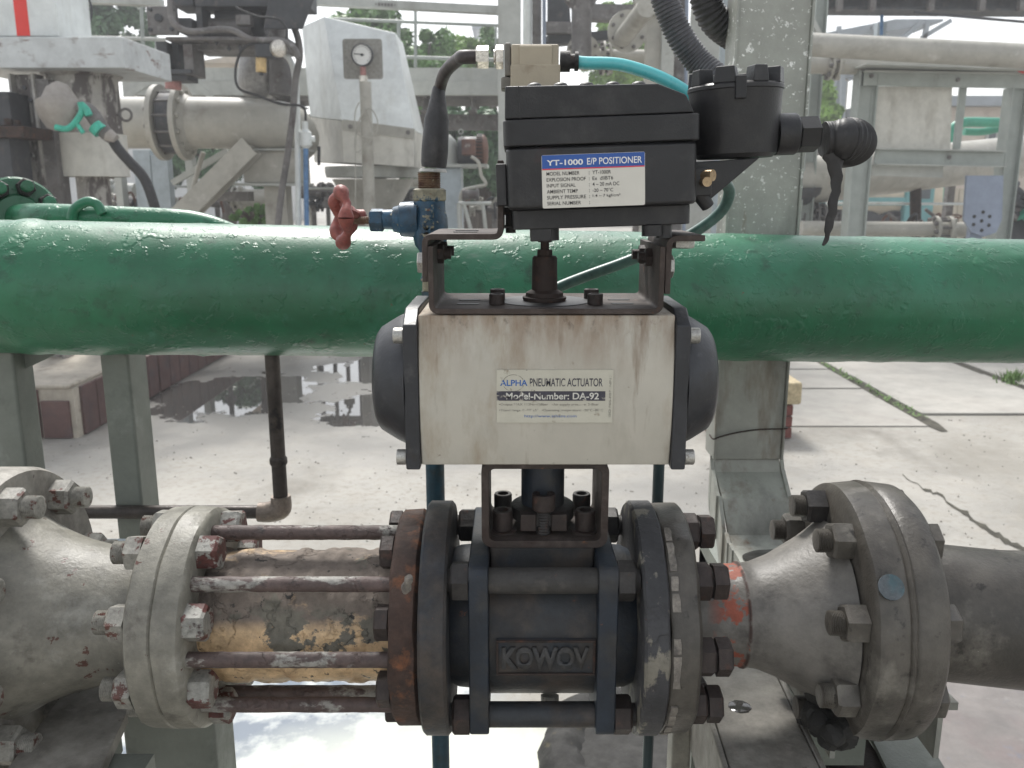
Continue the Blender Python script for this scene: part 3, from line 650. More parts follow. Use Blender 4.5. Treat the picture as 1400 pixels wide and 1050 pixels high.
# dark horizontal rod behind, and drain pipe
dp = thing('drain_pipe', 'thin brown drain pipe dropping from the green pipe and turning left at an elbow', 'pipe', (-.29, 1.06, H-.45))
Yd = 1.065
pa, pb = at(371, 470, Yd), at(373, 690, Yd); pb.x = pa.x
m_ = MB(); m_.cyl(pa, pb, .0092); part('vertical_run', m_, M['drain'], dp)
m_ = MB(); c = at(371, 630, Yd); c.x = pa.x; m_.lathe(c - Zv*.006, Zv, [(0, .0095), (.003, .0112), (.009, .0112), (.012, .0095)], 24); part('coupling', m_, M['drain'], dp)
z_h = at(0, 700, Yd).z
m_ = MB(); m_.tube([pb + Zv*.012, pb, Vector((pa.x-.003, Yd, z_h+.004)), Vector((pa.x-.016, Yd, z_h)), Vector((pa.x-.03, Yd, z_h))], [.0125, .0135, .0145, .0135, .0125], 20, 4); part('elbow', m_, M['elbow'], dp)
m_ = MB(); m_.cyl((pa.x-.03, Yd, z_h), (-.75, Yd, z_h), .0088); part('horizontal_run', m_, M['drain'], dp)
m_ = MB(); m_.ibeam(at(-60, 757, .98), at(345, 757, .98), .04, .022, .003)
solo('back_rail', 'low steel rail seen behind the left pipe reducer just below the thin drain pipe', 'rail', m_, M['bluesteel'])

# ================================================================== LOWER PIPELINE
YC = .712; ZC = H - .368; C0 = lambda x: Vector((x, YC, ZC))
XC = .0265
# ---- pump outlet, far left
po = thing('pump_outlet', 'mottled pale pump outlet with big bolted flange cut by the left edge of the picture', 'pipe', (-.47, YC, ZC-.12))
m_ = MB(); m_.lathe(C0(-.56), X, [(0, .128), (.006, .131), (.124, .131), (.130, .128), (.130, .080), (.132, .079)], 72)
c4 = C0(-.49)
part('big_flange', m_, M['concrete_plate'], po)
m_ = MB(); m_.lathe(C0(-.430), X, [(0, .088), (.02, .077), (.045, .067), (.075, .0595), (.10, .0565), (.1225, .056)], 72); part('reducer_neck', m_, M['olive'], po, sharp=60)
for p in ring(C0(-.430), X, .108, 8, 22.5+14):
    inst('nut', 'hex', M['nut_olive'], po, p, X, .0165, .018); inst('stud', 'stud', M['nut_olive'], po, p + X*.017, X, .010, .014)
# ---- painted flange pair and spool
sf = thing('flanged_spool', 'stud-bolted spool: pale painted flange left, tan flaking sleeve, rusty flange right', 'pipe spool', (-.18, YC, ZC-.1))
def wob(mb, amp, fr):
    for p in mb.v: p += Vector((noise.noise(p*fr), noise.noise(p*fr+Vector((3,7,1))), noise.noise(p*fr+Vector((9,2,5)))))*amp
    return mb
m_ = MB(); m_.lathe(C0(-.307), X, [(0, .05), (0, .090), (.003, .0945), (.0215, .0955), (.023, .0936), (.0245, .0955), (.043, .0945), (.046, .091), (.046, .05)], 120, cap=False)
f1 = part('painted_flange', wob(m_, .0012, 30), M['olive'], sf, sharp=45)
m_ = MB(); seg = 96; nx = 60
for i in range(nx): pass
m_.lathe(C0(-.2612), X, [(.163*i/60, .0563 + .0007*noise.noise(Vector((i*.4, 0, 0)))) for i in range(61)], 120)
for p in m_.v:
    e = Vector((0, p.y-YC, p.z-ZC)); w_ = noise.noise(p*38) + .5*noise.noise(p*90)
    p += e.normalized() * (.0022*max(0, min(1, (w_-.05)*6)))
part('sleeve', m_, M['sleeve'], sf, sharp=70)
m_ = MB(); m_.lathe(C0(-.0985), X, [(0, .05), (0, .0895), (.003, .0925), (.0205, .0925), (.0235, .089), (.0235, .05)], 96, cap=False)
part('rusty_flange', wob(m_, .0016, 45), M['rust_orange'], sf, sharp=45)
for i, p in enumerate(ring(C0(-.2607), X, .0775, 8, 0)):
    m_ = MB(); pr_ = [(.1617*j/24, .0064 + .0006*noise.noise(Vector((j*.9, i*3.1, 0)))) for j in range(25)]
    m_.lathe(p, X, pr_, 16); part('tie_rod', m_, M['rod'], sf, sharp=60)
for i, p in enumerate(ring(C0(0), X, .0775, 8, 22.5)):
    pp = p.copy(); pp.x = -.2610; inst('bolt_head', 'hex', M['nut_red'], sf, pp, X, .0155, .017)
    pp = p.copy(); pp.x = -.3073; inst('nut', 'hex', M['nut_olive'], sf, pp, -X, .0155, .015)
    inst('stud', 'stud', M['nut_olive'], sf, pp - X*.013, -X, .0098, .014)
    pp = p.copy(); pp.x = -.0990; inst('bolt_head', 'hex', M['nut_brown'], sf, pp, -X, .0145, .011)
m_ = MB(); c = at(561, 808, .607); m_.lathe(c - X*.004, (.3, -.5, 1), [(0, .003), (.004, .0042), (.010, .003), (.014, .0035), (.018, .002)], 8); part('gasket_scrap', wob(m_, .001, 200), M['clay'], sf)
# gasket
m_ = MB(); m_.lathe(C0(-.0748+.0), X, [(-.0002, .0), (-.0002, .078), (-.0002+.0008, .078), (.0006, 0)], 48, cap=False)

# ---- ball valve
bv = thing('ball_valve', 'dark blue-grey three-piece ball valve with raised letters, below the white actuator', 'valve', (XC, YC, ZC-.105))
m_ = MB(); m_.lathe(C0(-.0740), X, [(0, .04), (0, .0985), (.002, .1005), (.0200, .1005), (.0222, .098), (.0222, .05)], 96, cap=False); part('flange', m_, M['valve_blue'], bv)
m_ = MB(); m_.lathe(C0(.1035), X, [(0, .04), (0, .0985), (.002, .1005), (.0185, .1005), (.0202, .0985), (.0202, .05)], 96, cap=False); part('flange', wob(m_, .0006, 60), M['flange_peel'], bv, label='right flange with grey paint peeling off its rim')
m_ = MB(); m_.lathe(C0(-.0520), X, [(0, .058), (.006, .061), (.0170, .062)], 64)
part('end_neck', m_, M['valve_side'], bv)
m_ = MB(); m_.lathe(C0(.0851), X, [(0, .062), (.012, .061), (.0183, .058)], 64); part('end_neck', m_, M['valve_side'], bv)
m_ = MB(); m_.lathe(C0(-.0185), X, [(0, .0665), (.0874, .0665)], 72); part('body', m_, M['valve_blue'], bv)
pz = H - .2885
m_ = MB(); m_.box(-.0183, .0687, .676, .748, ZC+.058, pz); part('stem_pad', m_, M['valve_blue'], bv, bev=.003)
for xx in (-.0350, .0690):
    m_ = MB(); m_.prism(rrect(YC-.0745, YC+.0745, ZC-.0745, ZC+.076, .010), 'x', xx, xx + .0160)
    part('ear_plate', m_, M['valve_side'], bv, bev=.0015)
for sy in (-1, 1):
    for sz in (-1, 1):
        c = Vector((0, YC + sy*.0600, ZC + sz*.0605))
        m_ = MB(); m_.cyl(c + X*-.0188, c + X*.0688, .0105); part('tie_bolt', m_, M['valve_grey'] if sz > 0 else M['valve_blue'], bv)
        inst('nut', 'hex', M['nut_dark'] if sz > 0 else M['nut_brown'], bv, c - X*.0352, -X, .0165, .0145, .3)
        inst('nut', 'hex', M['nut_dark'] if sz > 0 else M['nut_brown'], bv, c + X*.0852, X, .0165, .0145, .2)
        inst('bolt_end', 'rod', M['nut_dark'], bv, c - X*.0495, -X, .0095, .0035); inst('bolt_end', 'rod', M['nut_dark'], bv, c + X*.0995, X, .0095, .0035)
m_ = MB(); x0, x1 = -.0130, .0680; z0, z1 = ZC-.019, ZC+.0125; yp = YC-.0665
m_.box(x0, x1, yp-.0012, yp+.012, z0, z1)
npl = part('cast_nameplate', m_, M['valve_blue'], bv, bev=.0006)
m_ = MB()
for a in ((x0, x1, z1-.002, z1), (x0, x1, z0, z0+.002), (x0, x0+.002, z0+.0021, z1-.0021), (x1-.002, x1, z0+.0021, z1-.0021)): m_.box(a[0], a[1], yp-.0032, yp-.0012, a[2], a[3])
part('raised_border', m_, M['rust_dark'], npl, bev=.0005)
text('raised_lettering', 'KOWOV', (x0+.0045, yp-.0012, z0+.0060), .0715, .0195, M['valve_grey'], npl, ext=.0026, bold=.045)
inst('drain_plug', 'dome', M['steel'], bv, (.033, YC-.03, ZC-.0615), (0, -.3, -1), .008, .014)
# bracket between valve and actuator
bk = thing('mounting_yoke', 'rusty square window bracket with socket-head screws between valve and actuator', 'bracket', (XC, YC, pz))
zt_, zb_ = H - .2135, pz + .0005
m_ = MB(); xo0, xo1 = -.0250, .0790; th = .0062
outer = rrect(xo0, xo1, zb_, zt_, .009, 5); inner = rrect(xo0+th, xo1-th, zb_+th, zt_-th, .005, 5)
n = len(outer)
for Y_ in (.672, .748):
    pass
vs = [(p[0], .672, p[1]) for p in outer] + [(p[0], .672, p[1]) for p in inner] + [(p[0], .750, p[1]) for p in outer] + [(p[0], .750, p[1]) for p in inner]
fs = []
for i in range(n):
    j = (i+1) % n
    fs += [(i, j, n+j, n+i), (2*n+i, 3*n+i, 3*n+j, 2*n+j), (i, 2*n+i, 2*n+j, j), (n+i, n+j, 3*n+j, 3*n+i)]
m_.add(vs, fs); part('window_frame', m_, M['rusty_steel'], bk, bev=.0008)
for (xx, yy, rr) in ((-.008, .694, .0085), (.062, .694, .0085), (-.008, .735, .0080), (.062, .735, .0080)):
    mt = M['nut_brown'] if yy < .7 else M['nut_dark']
    if yy < .7: inst('washer', 'rod', mt, bk, (xx, yy, zb_+th), Zv, .0120, .0022)
    inst('socket_screw', 'cap', mt, bk, (xx, yy, zb_+th+.0022), Zv, rr, .017)
    inst('bolt_tip', 'dome', mt, bk, (xx, yy+.005, zt_-th), -Zv, .0078, .0045)
m_ = MB(); m_.cyl((XC, YC, zb_+.008), (XC, YC, zt_-.003), .0185, 32, .001); part('stem_coupling', m_, M['valve_side'], bk)
m_ = MB(); m_.lathe((XC, YC, zb_+.012), Zv, [(0, .024), (.002, .027), (.012, .027), (.014, .024)], 36); part('gland_collar', m_, M['nut_dark'], bk)
m_ = MB(); m_.box(XC-.0195, XC-.0065, .683, .700, zb_+.010, zb_+.025); m_.box(XC+.0065, XC+.0195, .683, .700, zb_+.010, zb_+.025); part('gland_lug', m_, M['nut_brown'], bk, bev=.001)
inst('gland_screw', 'stud', M['nut_dark'], bk, (XC, .689, zb_+th), Zv, .0062, .022); inst('gland_screw_head', 'cap', M['nut_brown'], bk, (XC, .689, zb_+th+.0215), Zv, .0098, .014)
# ---- right mating flange + pipe + reducer
rp_ = thing('right_reducer', 'grimy grey pipe with red primer patch widening into a reducer right of the valve', 'pipe', (.22, YC, ZC-.1))
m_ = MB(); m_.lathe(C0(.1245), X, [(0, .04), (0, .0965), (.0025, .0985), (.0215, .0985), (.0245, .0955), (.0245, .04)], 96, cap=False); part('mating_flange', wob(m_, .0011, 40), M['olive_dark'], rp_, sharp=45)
gk = thing('flange_gasket', 'cracked pale gasket edge squeezed between the two right valve flanges', 'gasket', C0(.1240) - Zv*.1)
for k in range(15):
    a0 = -62 + 9*k + rnd.uniform(-1, 1); a1 = a0 + rnd.uniform(6.5, 8.9)
    if k in (5, 9): continue
    vs = []
    for a in [a0 + (a1-a0)*j/3 for j in range(4)]:
        e = Vector((0, -math.cos(R(a)), math.sin(R(a)))); rr = .0992 + rnd.uniform(0, .0006)
        x_a, x_b = .1262 + rnd.uniform(-.0004, .0004), .1318 + rnd.uniform(-.0006, .0006)
        vs += [C0(x_a) + e*.096, C0(x_b) + e*.096, C0(x_b) + e*rr, C0(x_a) + e*rr]
    fs = [(0,1,2,3), (15,14,13,12)]
    for j in range(3):
        for k2 in range(4): fs.append((j*4+k2, (j+1)*4+k2, (j+1)*4+(k2+1) % 4, j*4+(k2+1) % 4))
    mm = MB(); mm.add(vs, fs); part('gasket_piece', mm, M['clay'], gk)
for p in ring(C0(.149), X, .0775, 8, 2):
    inst('nut', 'hex', M['nut_brown'], rp_, p, X, .0160, .013); inst('lock_nut', 'hex', M['nut_brown'], rp_, p + X*.0145, X, .0155, .012); inst('stud', 'rod', M['nut_dark'], rp_, p + X*.0120, X, .0095, .004)
axd = Vector((1, -.055, -.022)).normalized()
prof = [(0, .0440), (.035, .0440), (.050, .0445), (.0515, .0462), (.0535, .0465), (.0555, .0450), (.065, .0465), (.082, .0530), (.098, .0620), (.112, .0700), (.122, .077), (.130, .083)]
m_ = MB(); m_.lathe(C0(.149), X, prof, 96); part('reducer', m_, M['redpatch'], rp_, sharp=70)
# big right flange
bf = thing('large_blind_flange', 'large dark grey bolted flange pair with a round clear sticker on its rim', 'flange', (.30, YC, ZC-.12))
axf = Vector((1, -.01, -.01)).normalized(); cf = Vector((.287, YC+.006, ZC+.005))
def rad_(c, prof, mt, name, seg=120, amp=.0014, **k):
    mm = MB(); mm.lathe(c, axf, prof, seg, cap=False); return part(name, wob(mm, amp, 26), mt, bf, sharp=45, **k)
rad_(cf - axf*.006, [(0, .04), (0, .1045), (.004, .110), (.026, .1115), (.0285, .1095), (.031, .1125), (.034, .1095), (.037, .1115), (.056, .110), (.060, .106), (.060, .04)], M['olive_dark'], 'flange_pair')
for p in ring(cf - axf*.0065, axf, .0885, 8, 18):
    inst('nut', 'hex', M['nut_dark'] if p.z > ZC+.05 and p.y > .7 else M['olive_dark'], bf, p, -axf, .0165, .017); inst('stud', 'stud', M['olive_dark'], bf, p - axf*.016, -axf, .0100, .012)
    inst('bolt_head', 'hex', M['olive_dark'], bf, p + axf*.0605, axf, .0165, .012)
c = at(1240, 795, .60)
e = Vector((c.x - cf.x, c.y-cf.y, c.z-cf.z)); along = axf*e.dot(axf); rad_v = (e-along).normalized()
cc = cf + along + rad_v*.1125
m_ = MB(); m_.lathe(cc, rad_v, [(0, .0102), (.0012, .0100)], 32); part('round_sticker', m_, M['sticker'], bf, label='round clear bluish sticker')
m_ = MB()
for k in range(26):
    p = cf - axf*.012 + Vector((rnd.gauss(0, .007), rnd.uniform(-.07, .0), -.085 + rnd.gauss(0, .010)))
    m_.lathe(p - Zv*.01, (rnd.uniform(-1,1), rnd.uniform(-1,1), 1), [(0, .003), (.006, .011), (.014, .010), (.02, .003)], 8)
part('black_lumps', wob(m_, .003, 120), M['crust'], bf)  # rough black lumps along the bottom of the flange's left face
rpp = thing('large_grey_pipe', 'large weathered grey pipe leaving the big flange at the right edge of the picture', 'pipe', (.5, .66, ZC-.12))
c1 = cf + axf*.0560
m_ = MB(); ax2 = Vector((1, -.10, -.07)).normalized(); m_.lathe(c1 + ax2*.004, ax2, [(.0 + .9*i/70, .0595) for i in range(71)], 72)
for p in m_.v: p += (p - (c1 + ax2*(p-c1).dot(ax2))).normalized()*(.0015*max(0, min(1, (noise.noise(p*24)-.15)*5)))
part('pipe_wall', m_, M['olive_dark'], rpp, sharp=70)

# ================================================================== ACTUATOR
ac = thing('pneumatic_actuator', 'stained off-white pneumatic actuator with dark end caps and a scuffed label', 'actuator', (XC, YC, H-.2128))
bz0, bz1, by0, by1 = H-.2125, H-.0925, .655, .769
poly = [(by0+.004, bz0), (by0, bz0+.006)]
poly = []
for k in range(13):       # gently bowed front
    t = k/12; poly.append((by0 + .006*(2*t-1)**2*(1 if abs(2*t-1) > .5 else .6), bz0 + (bz1-bz0)*t))
for k in range(13):
    t = 1 - k/12; poly.append((by1 - .005*(2*t-1)**2, bz0 + (bz1-bz0)*t))
m_ = MB(); m_.prism(poly, 'x', XC-.0985, XC+.0985); part('body', m_, M['cream_alu'], ac, bev=.0012)
for sgn in (-1, 1):
    xa_, xb_ = XC + sgn*.0987, XC + sgn*.1100
    pz0, pz1, py0, py1 = bz0-.002, bz1+.004, by0-.001, by1+.001
    pol = [(py0, pz0+.012), (py0+.010, pz0), (py1-.010, pz0), (py1, pz0+.012), (py1, pz1-.016), (py1-.018, pz1), (py0+.018, pz1), (py0, pz1-.016)]
    pol = [(py0, pz0), (py1, pz0), (py1, pz1-.012), (py1-.016, pz1), (py0+.020, pz1), (py0, pz1-.011)]
    m_ = MB(); m_.prism(pol, 'x', min(xa_, xb_), max(xa_, xb_)); cap_ = part('end_cap', m_, M['endcap'], ac, bev=.0014)
    zc_ = (bz0+bz1)/2
    # domed boss: rounded-square lathe
    m_ = MB(); m_.lathe((xb_+sgn*.0002, YC, zc_), X*sgn, [(0, .0585), (.003, .0580), (.010, .0545), (.018, .0495), (.024, .0455), (.027, .041), (.0285, .034)], 64)
    for p in m_.v: p.z = zc_ + (p.z-zc_)*.95
    part('cap_dome', m_, M['endcap'], cap_)
    for (yy, zz) in ((py0+.0075, pz1-.020), (py0+.0075, pz0+.0085), (py1-.008, pz1-.018), (py1-.008, pz0+.008)):
        inst('cap_screw', 'cap', M['steel'], cap_, (xb_, yy, zz), X*sgn, .0062, .0078)
# label on the actuator
lx0, lx1 = at(679, 540, .654).x, at(838, 540, .654).x; lz0, lz1 = at(0, 578, .654).z, at(0, 506, .654).z
yl = .6553
yl = by0 + .0002 - .0004
lt = .003
m_ = MB(); m_.box(lx0, lx1, yl-.0004, yl+.0016, lz0, lz1); lab = part('nameplate', m_, M['oldlabel'], ac)
W_, H_ = lx1-lx0, lz1-lz0
fl = lambda u, v: (lx0 + u*W_, yl-.00045, lz0 + v*H_)
text('nameplate_text', 'ALPHA', fl(.03, .70), W_*.235, H_*.115, M['blueink'], lab, bold=.02)
text('nameplate_text', 'PNEUMATIC ACTUATOR', fl(.285, .69), W_*.625, H_*.155, M['oldink'], lab, bold=.012)
m_ = MB(); m_.box(lx0, lx0+.935*W_, yl-.00065, yl-.0003, lz0+.42*H_, lz0+.60*H_); part('nameplate_band', m_, M['oldink'], lab)
text('nameplate_text', 'Model-Number: DA-92', (lx0+.08*W_, yl-.0008, lz0+.445*H_), W_*.80, H_*.13, M['whiteink'], lab, bold=.02)
text('nameplate_text', '•Output MAX 113Nm@8bar   •Air supply pressure: 2-8bar', fl(.02, .315), W_*.86, H_*.06, M['fineink'], lab)
text('nameplate_text', '•Travel range: 0~90°±5°   •Operating temperature: -20°C~80°C', fl(.02, .205), W_*.90, H_*.06, M['fineink'], lab)
text('nameplate_text', 'http://www.sthans.com', fl(.24, .085), W_*.45, H_*.07, M['blueink'], lab)
text('nameplate_text', 'ISO F05-F07  NP17', (lx0+.985*W_, yl-.00045, lz0+.11*H_), H_*.8, W_*.018, M['fineink'], lab, xd=(0,0,1), zd=(-1,0,0))
m_ = MB()
for k in range(48):
    a = 2*math.pi*k/48; c = Vector(fl(.145, .755)); a2 = 2*math.pi*(k+1)/48
    for (ra, rb) in ((.092, .16),):
        p = [c + Vector((math.cos(t)*ra*W_*s_, -.0001, math.sin(t)*rb*H_*s_)) for t, s_ in ((a, 1), (a2, 1), (a2, .95), (a, .95))]
        if abs(math.sin(a)) > .3: m_.add(p, [(0,1,2,3)])
part('nameplate_emblem', m_, M['fineink'], lab)

# ================================================================== TOP BRACKET
tb = thing('positioner_bracket', 'rusty bent steel bracket with slotted holes bolted on top of the actuator', 'bracket', (XC, YC, bz1))
zt0 = bz1 + .0006; th = .0042
path = [(-.0615, zt0+.0515), (-.0615, zt0+th/2+.0002), (XC, zt0+th/2+.0002), (.1135, zt0+th/2+.0002), (.1135, zt0+.0515)]
m_ = MB(); m_.prism(strip(path, th, .006), 'y', .660, .765); part('lower_cradle', m_, M['rusty_steel'], tb, bev=.0006)
zu = H - .0335
path = [(-.0660, zu-.034), (-.0660, zu), (-.0085, zu), (-.0085, zu+.056)]
m_ = MB(); m_.prism(strip(path, .0045, .006), 'y', .664, .760); part('left_offset_plate', m_, M['rusty_steel'], tb, bev=.0006)
path = [(.1455, zu-.001), (.1185, zu-.001), (.1185, zu-.043)]
m_ = MB(); m_.prism(strip(path, .0045, .007), 'y', .662, .755); part('right_angle_plate', m_, M['rusty_steel'], tb, bev=.0006)
# flat black pieces paint in the dark of slots and ring opening
for (xx, yy) in ((-.035, .688), (-.035, .715), (.088, .690), (.088, .716)):
    m_ = MB(); m_.prism(rrect(xx-.009, xx+.009, yy-.0026, yy+.0026, .002), 'z', zt0+th+.0002, zt0+th+.0007); part('black_slot_patch', m_, M['black'], tb)
for yy in (.690, .716):
    m_ = MB(); m_.prism(rrect(-.046, -.027, yy-.0028, yy+.0028, .002), 'z', zu+.0022, zu+.0028); part('black_slot_patch', m_, M['black'], tb)
m_ = MB(); m_.lathe((XC, YC-.004, zt0+th+.0002), Zv, [(0, .0375), (.0006, .0370)], 40); part('black_opening_disc', m_, M['black'], tb)
for (xx, yy) in ((-.012, .688), (-.012, .722), (.066, .688), (.066, .722)):
    inst('socket_screw', 'cap', M['nut_brown'], tb, (xx, yy, zt0+th), Zv, .0062, .0085)
for (xx, yy, zz, sx) in ((-.0638, .70, zu-.021, -1), (.1208, .70, zu-.024, 1)):
    inst('bolt_head', 'hex', M['steel'], tb, (xx - .0045*(sx<0), yy-.015, zz), X*sx, .0090, .0055)
    for yy2 in (.700, .735):
        o_ = X*(-sx); base = -.0592 if sx < 0 else .1112
        inst('nut', 'hex', M['nut_brown'], tb, (base, yy2, zz + .006), o_, .0078, .005); inst('bolt_end', 'rod', M['nut_brown'], tb, (base, yy2, zz+.006) + o_*.004 if False else Vector((base, yy2, zz+.006)) + o_*.004, o_, .0042, .0065)
inst('bolt_head', 'hex', M['steel'], tb, (.132, .682, zu-.0035), -Zv, .0095, .006)
# stem coupling
m_ = MB(); m_.lathe((XC, YC-.004, zt0+th+.0008), Zv, [(0, .0172), (.0015, .0178), (.003, .0178), (.0035, .0155), (.0065, .0150), (.009, .0105), (.0345, .0100), (.036, .0088), (.036, .0062), (.041, .0060), (.041, .0035), (.047, .0035), (.047, .0055), (.061, .0055), (.061, .003), (.064, .003)], 32)
part('stem_adapter', m_, M['rust_dark'], tb)
m_ = MB(); zl = zt0+th+.0605; m_.beam((XC-.033, YC-.012, zl), (XC+.012, YC-.006, zl+.001), .011, .0022); part('feedback_lever', m_, M['nut_dark'], tb, bev=.0005)
inst('lever_pin', 'rod', M['nut_dark'], tb, (XC-.0275, YC-.012, zl-.005), Zv, .0040, .020)
inst('pin_nut', 'hex', M['nut_dark'], tb, (XC-.0275, YC-.012, zl+.009), Zv, .0072, .006)
inst('lever_disc', 'rod', M['nut_dark'], tb, (XC-.0245, YC-.012, zl+.0155), Zv, .0150, .0035)

# ================================================================== POSITIONER
ps = thing('valve_positioner', 'black electro-pneumatic positioner box with blue and white label and round terminal housing', 'positioner', (.0625, .69, H-.026), rot=(0, R(-2.0), 0))
px0, px1 = -.0035, .1360
zz0 = H-.026
m_ = MB(); m_.prism(rrect(px0+.004, px1-.003, .655, .735, .006), 'z', zz0, zz0+.0145); part('base_slab', m_, M['black_cast'], ps, bev=.001)
m_ = MB(); m_.prism(rrect(px0+.001, px1-.001, .640, .742, .009), 'z', zz0+.0147, zz0+.0588)
part('housing', m_, M['black_cast'], ps, bev=.003, segs=3)
m_ = MB(); m_.prism(rrect(px0-.0005, px1+.0005, .6385, .7435, .008), 'z', zz0+.0592, zz0+.0775); cov = part('cover', m_, M['black_cast'], ps, bev=.0012)
m_ = MB()
tp = [(px0+.001, zz0+.0777), (px1-.004, zz0+.0777), (px1-.010, zz0+.0905), (px1-.030, zz0+.0985), (px0+.002, zz0+.1005)]
m_.prism(tp, 'y', .641, .741); part('cover_top', m_, M['black_cast'], cov, bev=.0015)
for k in range(5):
    c = Vector((px0 + .023 + .0185*k, .650, zz0+.0995 - .0004*k)); inst('cover_screw', 'dome', M['black_cast'], cov, c, Zv, .0055, .0035)
m_ = MB(); m_.beam((px0+.012, .6408, zz0+.078), (px0+.0115, .6408, zz0+.100), .0008, .0012); part('mould_line', m_, M['black_cast'], cov)
for (xx, yy, rr, hh) in ((px0+.112-.004, .660, .0075, .008), (px0+.028, .667, .011, .009), (px0+.118, .666, .006, .010)):
    inst('foot_boss', 'rod', M['black_cast'], ps, (xx, yy, zz0), -Zv, rr, hh)
m_ = MB(); m_.box(px0+.017, px0+.033, .656, .680, zz0-.009, zz0+.0145); part('shaft_boss', m_, M['black_cast'], ps, bev=.001)
m_ = MB(); m_.box(px0-.0068, px0+.0008, .650, .725, zz0+.018, zz0+.048); part('side_pad', m_, M['black_cast'], ps, bev=.001)
# label
lz1 = zz0+.0585-.006; lz0 = zz0+.0585-.0432; lx0, lx1 = px0+.0262, px0+.1000; yl = .640
m_ = MB(); m_.prism(rrect(lx0, lx1, lz0, lz1, .0012), 'y', yl-.0004, yl+.0003); lab = part('label', m_, M['label'], ps)
W_, H_ = lx1-lx0, lz1-lz0
m_ = MB(); m_.box(lx0+.0003, lx1-.0003, yl-.0006, yl-.00042, lz0+.745*H_, lz1-.0002); part('label_header', m_, M['label_blue'], lab)
m_ = MB(); m_.box(lx0+.0003, lx1-.0003, yl-.0006, yl-.00042, lz0+.722*H_, lz0+.744*H_); part('label_line', m_, M['label_red'], lab)
tl = lambda u, v: (lx0+u*W_, yl-.0005, lz0+v*H_)
text('label_text', 'YT-1000', (lx0+.05*W_, yl-.0007, lz0+.80*H_), W_*.35, H_*.105, M['label_white_ink'], lab, bold=.022)
text('label_text', 'E/P POSITIONER', (lx0+.44*W_, yl-.0007, lz0+.795*H_), W_*.53, H_*.125, M['label_white_ink'], lab, bold=.008)
rows = [('MODEL NUMBER', 'YT-1000R', .32, .18), ('EXPLOSION PROOF', 'Ex  dIIBT6', .38, .20), ('INPUT SIGNAL', '4 ~ 20 mA DC', .28, .26), ('AMBIENT TEMP', '-20 ~ 70°C', .30, .20), ('SUPPLY PRESSURE', '1.4 ~ 7 kgf/cm²', .38, .27), ('SERIAL NUMBER', None, .33, 0)]
for i, (a, b_, wa, wb) in enumerate(rows):
    v = .615 - .112*i
    text('label_text', a, tl(.045, v), W_*wa, H_*.068, M['black'], lab, bold=.004); text('label_text', ':', tl(.455, v), W_*.008, H_*.05, M['black'], lab)
    if b_: text('label_text', b_, tl(.49, v), W_*wb, H_*.068, M['black'], lab, bold=.004)
# terminal housing
tc_ = Vector((.1725, .690, 0)); tz0, tz1 = zz0+.0470, zz0+.0955; rt = .0350
m_ = MB(); m_.lathe((tc_.x, tc_.y, tz0), Zv, [(0, .028), (.003, .0315), (.030, .0335), (.045, .0345), (tz1-tz0, rt)], 56); th_ = part('terminal_housing', m_, M['black_cast'], ps, bev=0)
m_ = MB(); m_.lathe((tc_.x, tc_.y, tz1-.0005), Zv, [(0, rt-.0005), (.001, rt+.0007), (.0035, rt+.0007), (.005, rt-.001), (.0055, rt-.004), (.0055, .001)], 56); lid = part('threaded_lid', m_, M['black_cast'], th_)
for k in range(8):
    a = R(18 + 45*k); e = Vector((math.cos(a), math.sin(a), 0)); t_ = Vector((-math.sin(a), math.cos(a), 0)); c = Vector((tc_.x, tc_.y, tz1+.004))
    o_ = c + e*(rt-.007); s_ = .0085 if k % 2 else .0065
    m_ = MB(); m_.hexa([o_ - t_*s_ - e*.006, o_ + t_*s_ - e*.006, o_ + t_*s_ + e*.0065, o_ - t_*s_ + e*.0065,
                        o_ - t_*s_*.7 - e*.006 + Zv*.0115, o_ + t_*s_*.7 - e*.006 + Zv*.0115, o_ + t_*s_*.8 + e*.006 + Zv*.0115, o_ - t_*s_*.8 + e*.006 + Zv*.0115]); part('lid_lug', m_, M['black_cast'], lid, bev=.0008)
m_ = MB(); c = Vector((tc_.x-.005, tc_.y-rt-.0016, tz1-.008)); m_.box(c.x-.004, c.x+.004, c.y-.001, c.y+.004, c.z, c.z+.016); part('lock_tab', m_, M['black_cast'], th_, bev=.001)
m_ = MB(); m_.hexa([(px1-.001, .665, zz0+.016), (px1+.012, .665, zz0+.016), (px1+.012, .72, zz0+.016), (px1-.001, .72, zz0+.016),
                    (px1-.001, .665, zz0+.044), (px1+.050, .665, zz0+.0465), (px1+.050, .72, zz0+.0465), (px1-.001, .72, zz0+.0465)]); part('support_web', m_, M['black_cast'], ps, bev=.001)
m_ = MB(); m_.box(px1-.001, px1+.012, .655, .675, zz0+.020, zz0+.040); part('port_block', m_, M['black_cast'], ps, bev=.001)
m_ = MB(); m_.cyl((px1+.006, .6545, zz0+.030), (px1+.0065, .646, zz0+.030), .0035); m_.cyl((px1+.004, .66, zz0+.0345), (px1+.012, .652, zz0+.0345), .0042); part('brass_port', m_, M['brass'], ps)
m_ = MB(); m_.cyl((px1+.004, .665, zz0+.023), (px1+.012, .668, zz0+.012), .006, r2=.005); part('lower_port', m_, M['black_cast'], ps)
gz = zz0 + .0635
m_ = MB(); m_.lathe((tc_.x+.031, tc_.y, gz), X, [(0, .0155), (.0145, .0155), (.016, .0145), (.0165, .013)], 36); part('gland_socket', m_, M['black_cast'], th_)
m_ = MB(); m_.lathe((tc_.x+.0478, tc_.y, gz-.0008), X, [(0, .0125), (.0008, .0135), (.0145, .0135), (.0155, .0125)], 6, .3); part('gland_nut', m_, M['black_cast'], th_)
